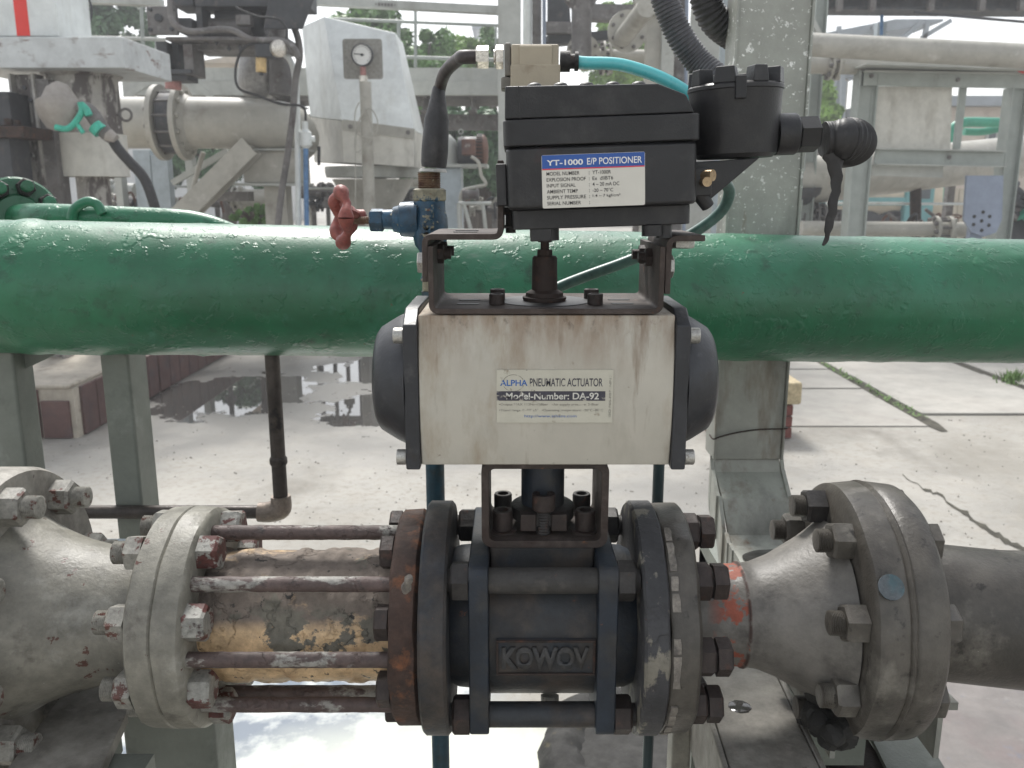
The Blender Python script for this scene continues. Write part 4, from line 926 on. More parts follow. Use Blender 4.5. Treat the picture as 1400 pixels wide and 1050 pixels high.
# rubber elbow conduit turning away, torn tail hanging
rb = thing('ribbed_rubber_elbow', 'black ribbed rubber elbow with a torn strip hanging, on the terminal housing', 'conduit elbow', (.25, .69, H))
c0 = Vector((.2385, .690, gz+.0015))
pth = [c0, c0+Vector((.007, 0, 0)), c0+Vector((.0145, -.002, 0)), c0+Vector((.0215, .002, -.001)), c0+Vector((.0275, .011, -.002)), c0+Vector((.0305, .026, -.003)), c0+Vector((.035, .05, -.003))]
PP, RR = catmull(pth, [.0130, .0134, .0158, .0164, .0163, .0163, .0165], 14)
RR = [r_*(1 + (.05*math.sin(i*1.6) if i > 30 else .012*math.sin(i*1.3))) for i, r_ in enumerate(RR)]
m_ = MB(); m_.tube(PP, RR, 32); part('ribbed_sleeve', m_, M['rubber'], rb, sharp=25)
m_ = MB(); c = c0 + Vector((.006, -.005, -.010))
m_.tube([c, c+Vector((.003, -.001, -.010)), c+Vector((.004, 0, -.026)), c+Vector((.0025, 0, -.048)), c+Vector((.0005, .001, -.062)), c+Vector((-.001, .001, -.070))], [.0100, .0055, .0040, .0038, .0028, .0010], 10, 6)
wob(m_, .0024, 130)
for p in m_.v: p.y = c.y + (p.y-c.y)*.35
part('torn_strip', m_, M['rubber'], rb)

# ---- beige coil block
cb = thing('solenoid_coil', 'beige moulded solenoid coil block behind the top left of the black positioner', 'solenoid', at(730, 130, .76))
def pb_(x0, y0, x1, y1, Y, d, mt, nm, bev=.0015, par=None):
    m1 = MB(); m1.pbox(x0, y0, x1, y1, Y, d); return part(nm, m1, mt, par or cb, bev=bev)
pb_(699, 60, 764, 125, .760, .03, M['beige_block'], 'body')
pb_(710, 62, 755, 90, .7585, .002, M['beige_block'], 'raised_panel', .001)
pb_(698, 88, 766, 126, .7575, .0035, M['beige_block'], 'front_step', .001)
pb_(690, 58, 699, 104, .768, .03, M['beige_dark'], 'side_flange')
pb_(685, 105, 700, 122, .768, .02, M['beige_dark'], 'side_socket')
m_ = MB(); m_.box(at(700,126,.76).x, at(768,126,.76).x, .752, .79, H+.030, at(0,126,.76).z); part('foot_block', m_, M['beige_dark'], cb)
a = at(688, 78, .778)
m_ = MB(); m_.lathe(a, -X, [(0, .0085), (.004, .0085), (.004, .0065), (.008, .0060)], 24); part('gland_neck', m_, M['chrome'], cb)
inst('gland_nut', 'hex', M['chrome'], cb, a, -X, .0098, .0068, .5); inst('gland_nut', 'hex', M['chrome'], cb, a - X*.0125, -X, .0092, .0105, .5)
b2 = at(766, 84, .77); m_ = MB(); m_.lathe(b2, X, [(0, .0085), (.008, .0085), (.008, .006), (.012, .006), (.012, .0078), (.015, .0078), (.015, .005)], 24); part('tube_fitting', m_, M['nut_dark'], cb)
tt = thing('turquoise_air_tube', 'bright turquoise air tube arching from the beige coil behind the black cover', 'tube', at(850, 100, .77))
m_ = MB(); m_.tube([b2 + X*.012, at(800, 86, .768), at(845, 88, .765), at(885, 99, .76), at(915, 112, .757), at(940, 128, .755), at(955, 150, .752)], .0052, 18, 8); part('tube_wall', m_, M['teal_tube'], tt)
tg = thing('green_air_tube', 'grey-green air tube looping from the positioner down to the actuator stem', 'tube', at(900, 350, .79))
m_ = MB(); m_.tube([at(962, 258, .74), at(985, 248, .76), at(997, 262, .775), at(985, 290, .785), at(945, 320, .79), at(900, 340, .795), at(850, 360, .795), at(800, 378, .79), at(765, 392, .78), at(745, 404, .775), at(735, 425, .765)], .0050, 16, 8); part('tube_wall', m_, M['green_tube'], tg)
# cable and boot
cg = thing('cable_and_boot', 'brown cable curving from the beige coil into a long dark heat-shrink boot', 'cable', at(592, 240, .87))
yb = .87
m_ = MB(); m_.tube([a - X*.022, a - X*.034 , at(628, 80, .81), at(610, 97, .84), at(602, 118, yb), at(599, 140, yb)], .0058, 16, 8); part('cable', m_, M['cable'], cg)
m_ = MB(); k_ = mpp(170, yb)
pz_ = [(122, 7), (126, 8.5), (150, 13), (165, 17), (205, 18.5), (222, 18), (229, 17)]
m_.lathe(at(593, 230, yb), at(599.5, 122, yb) - at(593, 230, yb), [((230-y_)*k_, w_*k_) for y_, w_ in pz_][::-1], 28); part('heat_shrink_boot', m_, M['boot'], cg)
m_ = MB(); m_.lathe(at(592, 235, yb), (.04, 0, 1), [(0, 19.5*k_), (4*k_, 18*k_)], 28); part('washer', m_, M['steel'], cg)
# needle valve
nv = thing('blue_needle_valve', 'chipped blue needle valve with a faded red handwheel in front of the green pipe', 'valve', at(588, 400, yb))
k_ = mpp(300, yb)
vc = at(588, 305, yb)
def vx(px, py): p = at(px, py, yb); p.x = vc.x + (px-588)*k_; return p
m_ = MB(); pr_ = []
y0_, y1_ = 236, 262
for i in range(11):
    pr_ += [(i*2.4*k_, 14.2*k_), ((i+.5)*2.4*k_, 16*k_)]
m_.lathe(vx(588, 262), Zv, pr_, 28); part('threaded_nipple', m_, M['thread'], nv)
m_ = MB(); m_.lathe(vx(588, 275), Zv, [(0, 22*k_), (2*k_, 24*k_), (15*k_, 24*k_), (17*k_, 20*k_)], 8, .3); part('hex_union', m_, M['blue_crust'], nv)
m_ = MB(); m_.lathe(vx(588, 348), Zv, [(0, 15*k_), (6*k_, 16*k_), (12*k_, 21*k_), (30*k_, 25*k_), (50*k_, 24*k_), (60*k_, 21*k_), (73*k_, 21*k_)], 36); part('valve_body', wob(m_, .0006, 120), M['blue_valve'], nv, sharp=60)
m_ = MB(); m_.lathe(vx(588, 368), Zv, [(0, 14*k_), (1*k_, 17.5*k_), (20*k_, 17.5*k_), (22*k_, 15*k_)], 6, .4); part('lower_hex', m_, M['blue_valve'], nv)
m_ = MB(); m_.lathe(vx(588, 398), Zv, [(0, 12*k_), (6*k_, 13*k_), (12*k_, 12*k_), (17*k_, 15*k_), (22*k_, 12*k_), (31*k_, 13*k_)], 20); part('crusted_thread', wob(m_, .0012, 200), M['blue_crust'], nv, sharp=60)
m_ = MB(); m_.lathe(vx(572, 300), -X, [(0, 24*k_), (10*k_, 24*k_), (24*k_, 23*k_), (26*k_, 19*k_), (34*k_, 16.5*k_), (34*k_, 13.5*k_), (50*k_, 13*k_)], 32); part('bonnet', m_, M['blue_valve'], nv)
m_ = MB(); m_.lathe(vx(525, 301), -X, [(0, 14*k_), (1.5*k_, 16*k_), (17*k_, 16*k_), (19*k_, 13.5*k_)], 6, .2); part('packing_nut', m_, M['blue_valve'], nv)
text('cast_lettering', 'TKMT', (vc.x-.0055, yb-25*k_-.0004, vc.z+.018), .040, .011, M['blue_crust'], nv, xd=(0,0,-1), zd=(1,0,0), ext=.0009, bold=.03)
inst('stem', 'stud', M['thread'], nv, vx(508, 301), -X, 5.5*k_, 34*k_)
# handwheel: scalloped rim, tilted so we see it nearly edge on
hw = MB(); wc = vx(470, 297); axw = Vector((1, .42, 0)).normalized(); u = axw.cross(Zv).normalized(); v = Zv
rw = 36*k_; ringp = []; rr_ = []
for i in range(61):
    a = 2*math.pi*i/60; lob = abs(math.cos(2.5*a)); rad_w = rw*(.86 + .10*lob)
    ringp.append(wc + (u*math.cos(a) + v*math.sin(a))*rad_w - axw*.003*(lob)); rr_.append(.0042 + .0036*lob**3)
hw.tube(ringp, rr_, 12)
hwo = part('handwheel', hw, M['red_wheel'], nv, sharp=70)
m_ = MB()
for i in range(3):
    a = R(20 + 120*i); e = u*math.cos(a) + v*math.sin(a); m_.tube([wc + axw*.012, wc + e*rw*.4 + axw*.010, wc + e*rw*.86], [.0042, .0040, .0036], 8)
m_.lathe(wc + axw*.006, axw, [(0, .0075), (.014, .0075), (.016, .005)], 20); part('handwheel_spokes', m_, M['red_wheel'], hwo)
m_ = MB(); a = vx(588, 398); m_.cyl((a.x, yb, 0), (a.x, yb, a.z), .0098); sp_ = solo('blue_standpipe', 'blue standpipe rising from the ground behind the valve to the needle valve', 'pipe', m_, M['blue_pipe'])
a = at(900, 660, .93); m_ = MB(); m_.cyl((a.x, .93, 0.0), (a.x, .93, H-.13), .0063); solo('thin_dark_pipe', 'thin dark teal pipe behind the right end of the actuator', 'pipe', m_, M['teal_pipe'])
# flexible conduits
def ribbed(name, label, pts, r, mt, ribs, depth=.09, cat='conduit'):
    PP, RR = catmull([Vector(p) for p in pts], [r]*len(pts), 40)
    L = sum((PP[i+1]-PP[i]).length for i in range(len(PP)-1)); n = int(ribs*4)
    out = []; d_ = 0; j = 0; acc = [0]
    for i in range(len(PP)-1): acc.append(acc[-1] + (PP[i+1]-PP[i]).length)
    for k in range(n+1):
        s_ = L*k/n
        while j < len(acc)-2 and acc[j+1] < s_: j += 1
        t = (s_-acc[j])/max(1e-9, acc[j+1]-acc[j]); out.append(PP[j].lerp(PP[j+1], t))
    rr = [r*(1 + depth*(.5 if k % 4 in (1, 2) else -.5)) for k in range(n+1)]
    m1 = MB(); m1.tube(out, rr, 24); o = thing(name, label, cat, min(out, key=lambda p: p.z)); part('corrugated_wall', m1, mt, o, sharp=25); return o
ribbed('flexible_conduit', 'pale grey corrugated conduit coming down behind the round terminal housing', [at(890, -60, .80), at(912, 8, .80), at(930, 50, .80), at(955, 85, .80), at(985, 112, .79), at(1010, 150, .78)], .0115, M['conduit'], 46)
ribbed('flexible_conduit', 'dark corrugated conduit entering beside the steel column at the top', [at(955, -60, 1.24), at(965, 0, 1.24), at(978, 28, 1.245), at(1003, 48, 1.26), at(1030, 60, 1.28)], .020, M['rubber'], 26)

# ================================================================== BACKGROUND PLANT
def pxr(py, Y, r): return r * mpp(py, Y)
def W3(pts, Y): return [at(p[0], p[1], p[2] if len(p) > 2 else Y) for p in pts]
def column_(name, label, x0, x1, Y, mt, ztop=None, ybot=None, d=None, style='box', grp=None, cat='column', ref=150):
    xa = at(x0, ref, Y).x; xb = at(x1, ref, Y).x; zt = ztop if isinstance(ztop, float) else at(0, -60 if ztop is None else ztop, Y).z
    zb = 0 if ybot is None else at(0, ybot, Y).z
    d = d or (xb-xa); t = thing(name, label, cat, ((xa+xb)/2, Y+d/2, zb), grp)
    m1 = MB()
    if style == 'box': m1.box(xa, xb, Y, Y+d, zb, zt)
    elif style == 'pipe': m1.cyl(((xa+xb)/2, Y+d/2, zb), ((xa+xb)/2, Y+d/2, zt), (xb-xa)/2, 20)
    else: m1.ibeam(((xa+xb)/2, Y+d/2, zb), ((xa+xb)/2, Y+d/2, zt), d, xb-xa, (xb-xa)*.09, (1,0,0))
    part('shaft', m1, mt, t, bev=.003 if style == 'box' else 0)
    if ybot is None:
        m2 = MB(); m2.box(xa-.03, xb+.03, Y-.03, Y+d+.03, 0.001, .018); part('base_plate', m2, mt, t)
    return t
def pipe_(name, label, pts, Y, r, mt, flanges=(), sm=6, seg=24, grp=None, bolts=8, cat='pipe'):
    P = W3(pts, Y); k = mpp(pts[0][1], P[0].y)
    t = thing(name, label, cat, min(P, key=lambda p: p.z), grp)
    m1 = MB(); m1.tube(P, r*k, seg, sm if len(P) > 2 else 0); part('pipe_run', m1, mt, t, sharp=50)
    for (fx, fy, fr, dx) in flanges:     # two discs dx px apart
        yy = P[0].y; c = at(fx, fy, yy)
        # nearest direction
        bi = min(range(len(P)-1), key=lambda i: ((P[i]+P[i+1])/2 - c).length); d = (P[bi+1]-P[bi]).normalized()
        s0, s1 = P[bi], P[bi+1]; tt_ = max(0, min(1, (c-s0).dot(s1-s0)/(s1-s0).length_squared)); c = s0.lerp(s1, tt_)
        w = max(dx, 3)*k
        for s_ in (-1, 1):
            m2 = MB(); m2.lathe(c + d*s_*w/2 - d*.0*k, d*s_, [(0, fr*k), (.22*w+1.5*k, fr*k), (.22*w+1.6*k, r*k*1.15), (.5*w+3*k, r*k*1.02)], 28); fo = part('flange', m2, mt, t)
            if fr > 14:
                for p in ring(c + d*s_*(w/2+.22*w+1.5*k), d*s_, fr*k*.82, bolts, 10): inst('nut', 'hex', M['bmid'] if s_ < 0 else mt, fo, p, d*s_, 3.4*k, 4*k)
        if fr > 14:
            for p in ring(c - d*w/2, d, fr*k*.82, bolts, 10):
                m3 = MB(); m3.cyl(p, p + d*w, 1.7*k, 8); part('stud', m3, M['bmid'], t)
    return t
def one(name, label, cat, mb, mt, **k): return solo(name, label, cat, mb, mt, **k)

# ---------- far left: motor base, cover, column, shell (stands over the plinth, 5 m away)
Y5 = 5.0
mb_ = thing('machine_base', 'scratched thick white machine base slab at top left on a dirty round shell', 'machine base', (at(80, 95, Y5+.3).x, Y5+.3, .29))
m_ = MB(); a = at(-60, 93, Y5); b2 = at(171, 93, Y5); z1 = at(0, 50, Y5).z
m_.hexa([(a.x, Y5, a.z), (b2.x, Y5, a.z), (b2.x+.02, Y5+.62, a.z), (a.x, Y5+.62, a.z), (a.x, Y5, z1), (b2.x, Y5, z1), (b2.x+.02, Y5+.62, z1), (a.x, Y5+.62, z1)])
part('slab', m_, M['scratched'], mb_, bev=.006)
c = at(112, 100, Y5+.32); k_ = mpp(100, Y5+.3)
def dn(p, py): q_ = at(700, py, p.y); return Vector((p.x, p.y, q_.z))
m_ = MB(); m_.lathe(Vector((c.x, c.y, .29)), Zv, [(0, 22*k_), (at(0, 240, c.y).z-.29, 22*k_), (at(0, 240, c.y).z-.29, 47*k_), (at(0, 186, c.y).z-.29, 48*k_), (at(0, 186, c.y).z-.29+.001, 45*k_), (at(0, 108, c.y).z-.29, 45*k_), (at(0, 104, c.y).z-.29, 52*k_), (at(0, 96, c.y).z-.29, 52*k_)], 48)
part('shell', m_, M['dirty_shell'], mb_, sharp=45)
m_ = MB(); m_.lathe(dn(c, 242), Zv, [(0, 47.8*k_), (.002, 49.5*k_), (at(0, 184, c.y).z-at(0, 242, c.y).z, 49.5*k_)], 48, cap=False); part('skirt', m_, M['bcream'], mb_)
m_ = MB(); rc = at(172, 157, Y5+.3); m_.tube([rc + Vector((math.cos(a)*8*k_, 0, math.sin(a)*8*k_)) for a in [2*math.pi*i/20 for i in range(21)]], 1.8*k_, 8); m_.cyl(rc - X*8*k_, rc - X*20*k_, 1.8*k_, 8); part('eye_bolt', m_, M['bmid'], mb_)
cw = thing('motor_cover', 'white cover box with a broad red stripe standing on the scratched slab', 'cover', at(38, 48, Y5+.1))
m_ = MB(); m_.pbox(-60, -60, 75, 49.5, Y5+.08, .4); part('cover_box', m_, M['bwhite'], cw, bev=.006)
m_ = MB(); m_.pbox(17, -60, 35, 49, Y5+.077, .0026); part('stripe', m_, M['red'], cw)
m_ = MB(); c = at(76, 22, Y5+.25); m_.lathe(c, X, [(0, 23*k_), (8*k_, 22*k_), (13*k_, 15*k_), (15*k_, 3*k_)], 28); part('end_dome', m_, M['dirty_shell'], cw)
hwl = thing('black_handwheel', 'black three-spoke handwheel beside the red-striped cover', 'handwheel', at(108, 38, Y5+.5))
c = at(108, 12, Y5+.5); m_ = MB(); ax_ = Vector((.35, -1, .1)).normalized(); u = ax_.cross(Zv).normalized(); v = u.cross(ax_)
m_.tube([c + (u*math.cos(a)*16 + v*math.sin(a)*25)*k_ for a in [2*math.pi*i/32 for i in range(33)]], 1.6*k_, 8); part('rim', m_, M['bdark'], hwl)
for i in range(3):
    a = R(60+120*i); m_ = MB(); m_.cyl(c, c + (u*math.cos(a)*16 + v*math.sin(a)*25)*k_, 1.8*k_, 8); part('spoke', m_, M['bdark'], hwl)
t = column_('perforated_post', 'weathered steel post with bolt holes beside the dirty round shell', 16, 50, Y5+.05, M['dirty_shell'], 100, None, .12, 'i')
t.children[0].data.materials[0] = M['concrete_plate']
m_ = MB(); m_.pbox(50, 108, 76, 300, Y5+.07, .12); part('dark_flank', m_, M['bmid'], t)
for yy in (120, 137, 180, 212, 226, 236): inst('bolt', 'hex', M['bdark'], t, at(34 + (yy % 3)*4, yy, Y5+.05), -Yv, 3*k_, .01)
m_ = MB(); m_.pbox(-30, 172, 32, 190, Y5-.25, .3); m_.pbox(-30, 190, 18, 236, Y5-.2, .2); m_.pbox(-30, 120, 14, 172, Y5-.1, .2)
rg = one('rusty_bracket', 'dark rusty bracket and block at the left edge above the green flange', 'bracket', m_, M['rust_orange'], kind='stuff') if False else None
rg = thing('rusty_bracket', 'dark rusty bracket and blocks at the left edge above the green flange', 'bracket', at(0, 236, Y5-.2))
for nm, q4, dd, mt in (('shelf_plate', (-30, 172, 32, 188, Y5-.25), .3, 'rust_orange'), ('lower_block', (-30, 188.6, 18, 290, Y5-.2), .2, 'bdark'), ('upper_block', (-30, 125, 14, 171.5, Y5-.1), .2, 'bdark')):
    m_ = MB(); m_.pbox(*q4, dd); part(nm, m_, M[mt], rg, bev=.005)
inst('bolt', 'hex', M['rust_orange'], rg, at(12, 171, Y5-.15), Zv, 5*k_, 8*k_); inst('bolt', 'hex', M['rust_orange'], rg, at(24, 171, Y5-.15), Zv, 4*k_, 6*k_)
# wrapped bundle and cable
wb = thing('wrapped_joint', 'cloth-wrapped cable joint tied with bright green tape on the dirty shell', 'cable joint', at(84, 178, Y5-.15))
Yw = Y5 - .12; kw = mpp(150, Yw)
m_ = MB(); m_.lathe(at(60, 140, Yw), (1, .1, -.35), [(x_*kw, r_*kw) for x_, r_ in ((0, 6), (4, 20), (14, 27), (26, 28), (38, 24), (46, 17), (50, 9))], 30)
for p in m_.v: p += Vector((noise.noise(p*9+Vector((1,2,3))), noise.noise(p*9), noise.noise(p*8+Vector((4,4,4)))))*.05 + Vector((0, 0, .010*math.sin(p.x*90+p.z*30)+.006*math.sin(p.y*120)))
part('cloth_wrap', m_, M['cloth'], wb, sharp=50)
def band(pts, w, mt, nm, par):
    m1 = MB(); m1.tube(W3(pts, Yw-.10), [w*kw]*len(pts), 10, 5)
    for p in m1.v: pass
    part(nm, m1, mt, par)
band([(76, 174), (92, 176), (104, 166), (112, 152), (110, 140)], 4.2, M['tape'], 'tape_band', wb)
band([(104, 168), (110, 176), (114, 182)], 3, M['tape'], 'tape_end', wb)
band([(112, 144), (118, 150), (122, 158)], 5, M['tape'], 'tape_band', wb)
m_ = MB(); m_.tube(W3([(108, 146), (122, 152), (134, 168), (146, 184), (154, 190)], Yw-.03), [9*kw, 10*kw, 10*kw, 9*kw, 7*kw], 16, 5); part('sleeve', m_, M['bmid'], wb)
m_ = MB(); m_.tube(W3([(130, 172), (138, 180)], Yw-.05), 10.6*kw, 16); part('tape_ring', m_, M['tape'], wb)
m_ = MB(); m_.tube(W3([(148, 184), (158, 190)], Yw-.05), [9.5*kw, 6*kw], 12); part('cloth_end', wob(m_, .008, 40), M['cloth'], wb)
cb2 = thing('thick_black_cable', 'thick black cable sagging from the cloth-wrapped joint down behind the green pipe', 'cable', at(215, 300, Yw))
m_ = MB(); m_.tube(W3([(152, 188), (162, 204), (178, 222), (196, 242), (207, 268), (215, 300), (217, 340)], Yw-.02), 7.0*kw, 14, 6); part('cable_run', m_, M['rubber'], cb2)

# ---------- big pale pipe with butterfly valve and elbow
Y7 = 7.2; k7 = mpp(165, Y7)
bp_ = pipe_('large_pale_pipe', 'large pale grey pipe with bolted butterfly valve, running from the dirty shell to an elbow', [(150, 168), (240, 168), (330, 169), (372, 172, Y7+.02), (396, 178, Y7+.15), (404, 190, Y7+.4)], Y7, 34, M['bgrey2'], [(236, 168, 50, 24)], 8, 40, bolts=12)
m_ = MB(); c = at(236, 168, Y7); m_.lathe(c - X*9*k7, X, [(0, 41*k7), (18*k7, 41*k7)], 32); part('valve_wafer', m_, M['bdark'], bp_)
m_ = MB(); c = at(398, 192, Y7+.25); m_.lathe(c, (1, .25, .05), [(0, 42*k7), (6*k7, 42*k7), (6*k7, 44*k7), (12*k7, 44*k7)], 40); part('end_flange', m_, M['bgrey2'], bp_)
# support under it
sup = thing('pipe_saddle', 'grey steel saddle and diagonal brace carrying the large pale pipe elbow', 'pipe support', at(380, 300, Y7) * 1)
sup.location.z = 0
m_ = MB(); m_.pbox(332, 206, 414, 250, Y7-.05, .25); part('saddle_box', m_, M['bgrey2'], sup, bev=.005)
m_ = MB(); m_.pbox(322, 203, 420, 207, Y7-.09, .3); m_.pbox(318, 246, 420, 251, Y7-.09, .3); part('saddle_edge', m_, M['bgrey'], sup) if False else None
m_ = MB(); m_.pbox(326, 203, 418, 205.6, Y7-.09, .3); part('top_plate', m_, M['bgrey'], sup)
m_ = MB(); m_.pbox(318, 250.4, 418, 254, Y7-.09, .3); part('bottom_plate', m_, M['bgrey'], sup)
m_ = MB(); m_.ibeam(at(345, 200, Y7-.15), at(215, 330, Y7-.15), .16, 30*k7, .012, (0, -1, 0)); part('diagonal_brace', m_, M['bgrey2'], sup)
m_ = MB(); m_.pbox(362, 254.5, 392, 300, Y7, .18, 0.0); part('leg', m_, M['bgrey2'], sup)
m_ = MB(); m_.pbox(290, 262, 340, 275, Y7+.1, .15); part('side_bracket', m_, M['bmid'], sup)
# conduit and thin pipes
pipe_('worn_flexible_conduit', 'worn brown-grey flexible conduit hanging in front of the pipe elbow', [(372, 18), (392, 24), (405, 45), (410, 75), (404, 110), (400, 160), (392, 220), (384, 270), (378, 330)], Y7-.4, 4.6, M['bmid'], sm=8, cat='conduit')
pipe_('slim_white_pipe', 'slim white vertical pipe right of the worn flexible conduit', [(384, 70), (398, 85), (405, 120), (407, 200), (408, 330)], Y7-.3, 4, M['bwhite'], sm=6)
t = pipe_('slim_blue_pipe', 'slim blue vertical pipe with small white valve below the pipe elbow', [(418, 200), (418.5, 260), (420, 330)], Y7-.32, 3.4, M['bblue'])
m_ = MB(); c = at(418, 190, Y7-.32); m_.lathe(c - Zv*12*k7, Zv, [(0, 4*k7), (4*k7, 8*k7), (20*k7, 8*k7), (24*k7, 4*k7), (34*k7, 4*k7)], 14); m_.cyl(c, c+X*12*k7, 4*k7, 10); part('valve_body', m_, M['bwhite'], t)
# ---------- dark actuator assembly above
Y6 = 6.6; k6 = mpp(50, Y6)
da = thing('dark_diaphragm_actuator', 'dark grimy actuator machinery with square end plate above the butterfly valve', 'actuator', at(238, 118, Y6))
def dp_(nm, q4, Y, d, mt, bev=.006, sub=None):
    m1 = MB(); m1.pbox(*q4, Y, d); return part(nm, m1, M[mt], sub or da, bev=bev)
ep = dp_('end_plate', (201, 8, 241, 47), Y6-.1, .05, 'bmid')
for (x_, y_) in ((206, 13), (236, 13), (206, 41), (235, 40)): inst('bolt', 'hex', M['bdark'], ep, at(x_, y_, Y6-.1), -Yv, 2.8*k6, .02)
inst('hub', 'rod', M['bdark'], ep, at(218, 25, Y6-.1), -Yv, 5*k6, .03)
dp_('cylinder_block', (242, 24, 262, 44), Y6, .3, 'bdark'); dp_('upper_frame', (232, -60, 262, 8), Y6+.02, .3, 'bdark'); dp_('upper_frame', (264, -60, 420, 9), Y6+.02, .3, 'bdark'); dp_('upright', (268, 9.4, 277, 50), Y6+.02, .2, 'bdark')
m_ = MB(); m_.lathe(at(276, 38, Y6+.2), X, [(0, 8*k6), (6*k6, 13*k6), (66*k6, 13*k6), (70*k6, 10*k6)], 24); part('cylinder', m_, M['bmid'], da)
m_ = MB(); m_.lathe(at(300, 28, Y6+.3), X, [(0, 22*k6), (8*k6, 26*k6), (58*k6, 26*k6), (66*k6, 20*k6)], 24); part('diaphragm_case', m_, M['bdark'], da)
dp_('mounting_rail', (226, 50, 392, 55), Y6-.05, .5, 'bmid'); dp_('rail_web', (262, 55.4, 392, 68), Y6+.1, .35, 'bmid')
for (x_, y0, y1) in ((282, 55, 64), (296, 53, 62), (313, 62, 70), (328, 60, 72)):
    m_ = MB(); m_.cyl(at(x_, y0, Y6+.02), at(x_, y1, Y6+.02), 1.3*k6, 8); m_.cyl(at(x_, y0+3, Y6+.02), at(x_, y0+6, Y6+.02), 3*k6, 6); part('hanging_bolt', m_, M['bdark'], da)
dp_('yoke_leg', (214, 56, 229, 94), Y6, .25, 'bdark'); dp_('yoke_leg', (235, 56, 245, 94), Y6+.1, .1, 'bdark'); dp_('yoke_leg', (251, 60, 264, 102), Y6, .25, 'bmid')
dp_('yoke_base', (216, 94.5, 262, 101), Y6-.02, .3, 'bdark'); dp_('yoke_foot', (224, 101.5, 258, 110), Y6+.03, .2, 'bdark')
m_ = MB(); m_.cyl(at(237, 110, Y6+.12), at(237, 122, Y6+.12), 11*k6, 20); part('primer_neck', m_, M['pink_rust'], da)
m_ = MB(); m_.hexa([at(360, 40, Y6-.1), at(414, 40, Y6-.1), at(414, 40, Y6+.3), at(360, 40, Y6+.3), at(378, -60, Y6-.1), at(452, -60, Y6-.1), at(452, -60, Y6+.3), at(378, -60, Y6+.3)]); part('slanted_case', m_, M['bdark'], da, bev=.01)
dp_('relay_box', (322, 20, 342, 34), Y6-.06, .1, 'bmid')
for pts, r_ in (([(232, -30), (233, 15), (240, 34), (262, 43), (300, 40), (320, 42), (345, 54), (385, 56), (402, 66), (408, 80)], 4), ([(322, 10), (350, 22), (380, 26), (392, 40), (391, 54)], 1.6), ([(372, 60), (345, 60), (330, 70), (322, 95), (326, 120), (350, 130), (384, 142), (414, 146), (418, 165)], 1.7)):
    m_ = MB(); m_.tube(W3(pts, Y6-.25), r_*k6, 10, 6); part('hose', m_, M['rubber'] if r_ < 2 else M['bmid'], da)
fr_ = thing('air_filter', 'small air filter with amber bowl hanging under the dark actuator', 'air filter', at(357, 100, Y6-.3))
Yf = Y6 - .28; m_ = MB(); m_.pbox(348, 60, 371, 78, Yf, .12); part('filter_head', m_, M['bdark'], fr_, bev=.008)
m_ = MB(); c0_ = at(357, 99, Yf+.05); c1_ = at(357, 78.5, Yf+.05); m_.cyl(c0_, c1_, 7*k6, 20, .004); part('bowl', m_, M['amber'], fr_)
m_ = MB(); m_.cyl(at(357, 103, Yf+.05), at(357, 99.3, Yf+.05), 3*k6, 10); part('drain_nut', m_, M['bdark'], fr_)
m_ = MB(); c = at(379, 67, Yf+.02); m_.lathe(c, (.8, -1, 0), [(0, 6*k6), (1*k6, 11*k6), (7*k6, 11*k6), (8*k6, 9*k6)], 24); part('small_gauge', m_, M['chrome'], fr_)
# plastic wrapped device
wr = thing('plastic_wrapped_instrument', 'instrument wrapped in crumpled dirty plastic behind the amber air filter', 'instrument', at(350, 135, Y7+.1))
m_ = MB(); m_.lathe(at(352, 138, Y7+.15), (0.12, 0, 1), [(x_*k7, r_*k7) for x_, r_ in ((0, 12), (14, 24), (34, 29), (60, 26), (84, 20), (100, 20), (112, 8))], 36)
for p in m_.v: p += Vector((noise.noise(p*9), noise.noise(p*9+Vector((3,3,3))), 0))*.05 + Vector((noise.noise(p*26), 0, noise.noise(p*24)))*.016
part('plastic_wrap', m_, M['plastic_bag'], wr, sharp=50)
m_ = MB(); m_.lathe(at(385, 130, Y7), Zv, [(0, 16*k7), (70*k7, 14*k7), (100*k7, 12*k7)], 20); part('wrapped_body', wob(m_, .02, 12), M['bmid'], wr, sharp=50)

# ---------- white fan cover with pressure gauge
fc = thing('white_machine_hood', 'tall tapering white sheet-metal hood with a warm grey band behind the pressure gauge', 'hood', at(515, 228, 7.6))
A = at(470, 222, 7.4); B = at(566, 228, 7.4); Cc = at(467, 165, 7.4); D = at(566, 178, 7.4); E = at(443, 22, 7.75); Fp = at(541, 45, 7.75)
a2 = at(430, 222, 8.3); c2 = at(424, 160, 8.3); e2 = at(412, 36, 8.25)
b3 = B + Vector((0, .9, .0)); d3 = D + Vector((0, .9, 0)); f3 = Fp + Vector((.0, .5, 0))
m_ = MB(); m_.add([A, B, Cc, D, a2, c2, b3, d3], [(0,1,3,2), (4,0,2,5), (1,6,7,3), (6,4,5,7), (4,6,1,0), (2,3,7,5)]); part('lower_skirt', m_, M['bcream'], fc)
up_ = Vector((0,0,.002)); m_ = MB(); m_.add([Cc+up_, D+up_, E, Fp, c2+up_, e2, d3+up_, f3], [(0,1,3,2), (4,0,2,5), (1,6,7,3), (6,4,5,7), (2,3,7,5), (0,4,6,1)]); part('hood_shell', m_, M['bwhite'], fc, bev=.01)
m_ = MB(); n_ = Vector((0, -.012, 0)); m_.add([at(468, 163, 7.39), at(567, 176, 7.39), at(567, 190, 7.39), at(468, 178, 7.39)], [(0,3,2,1)])
m_.add([p - n_*1.0 for p in m_.v[:4]], [(0,1,2,3)]); m_.add([], []); m_.f += [(i, (i+1) % 4, 4+(i+1) % 4, 4+i) for i in range(4)]; part('band', m_, M['bgrey2'], fc)
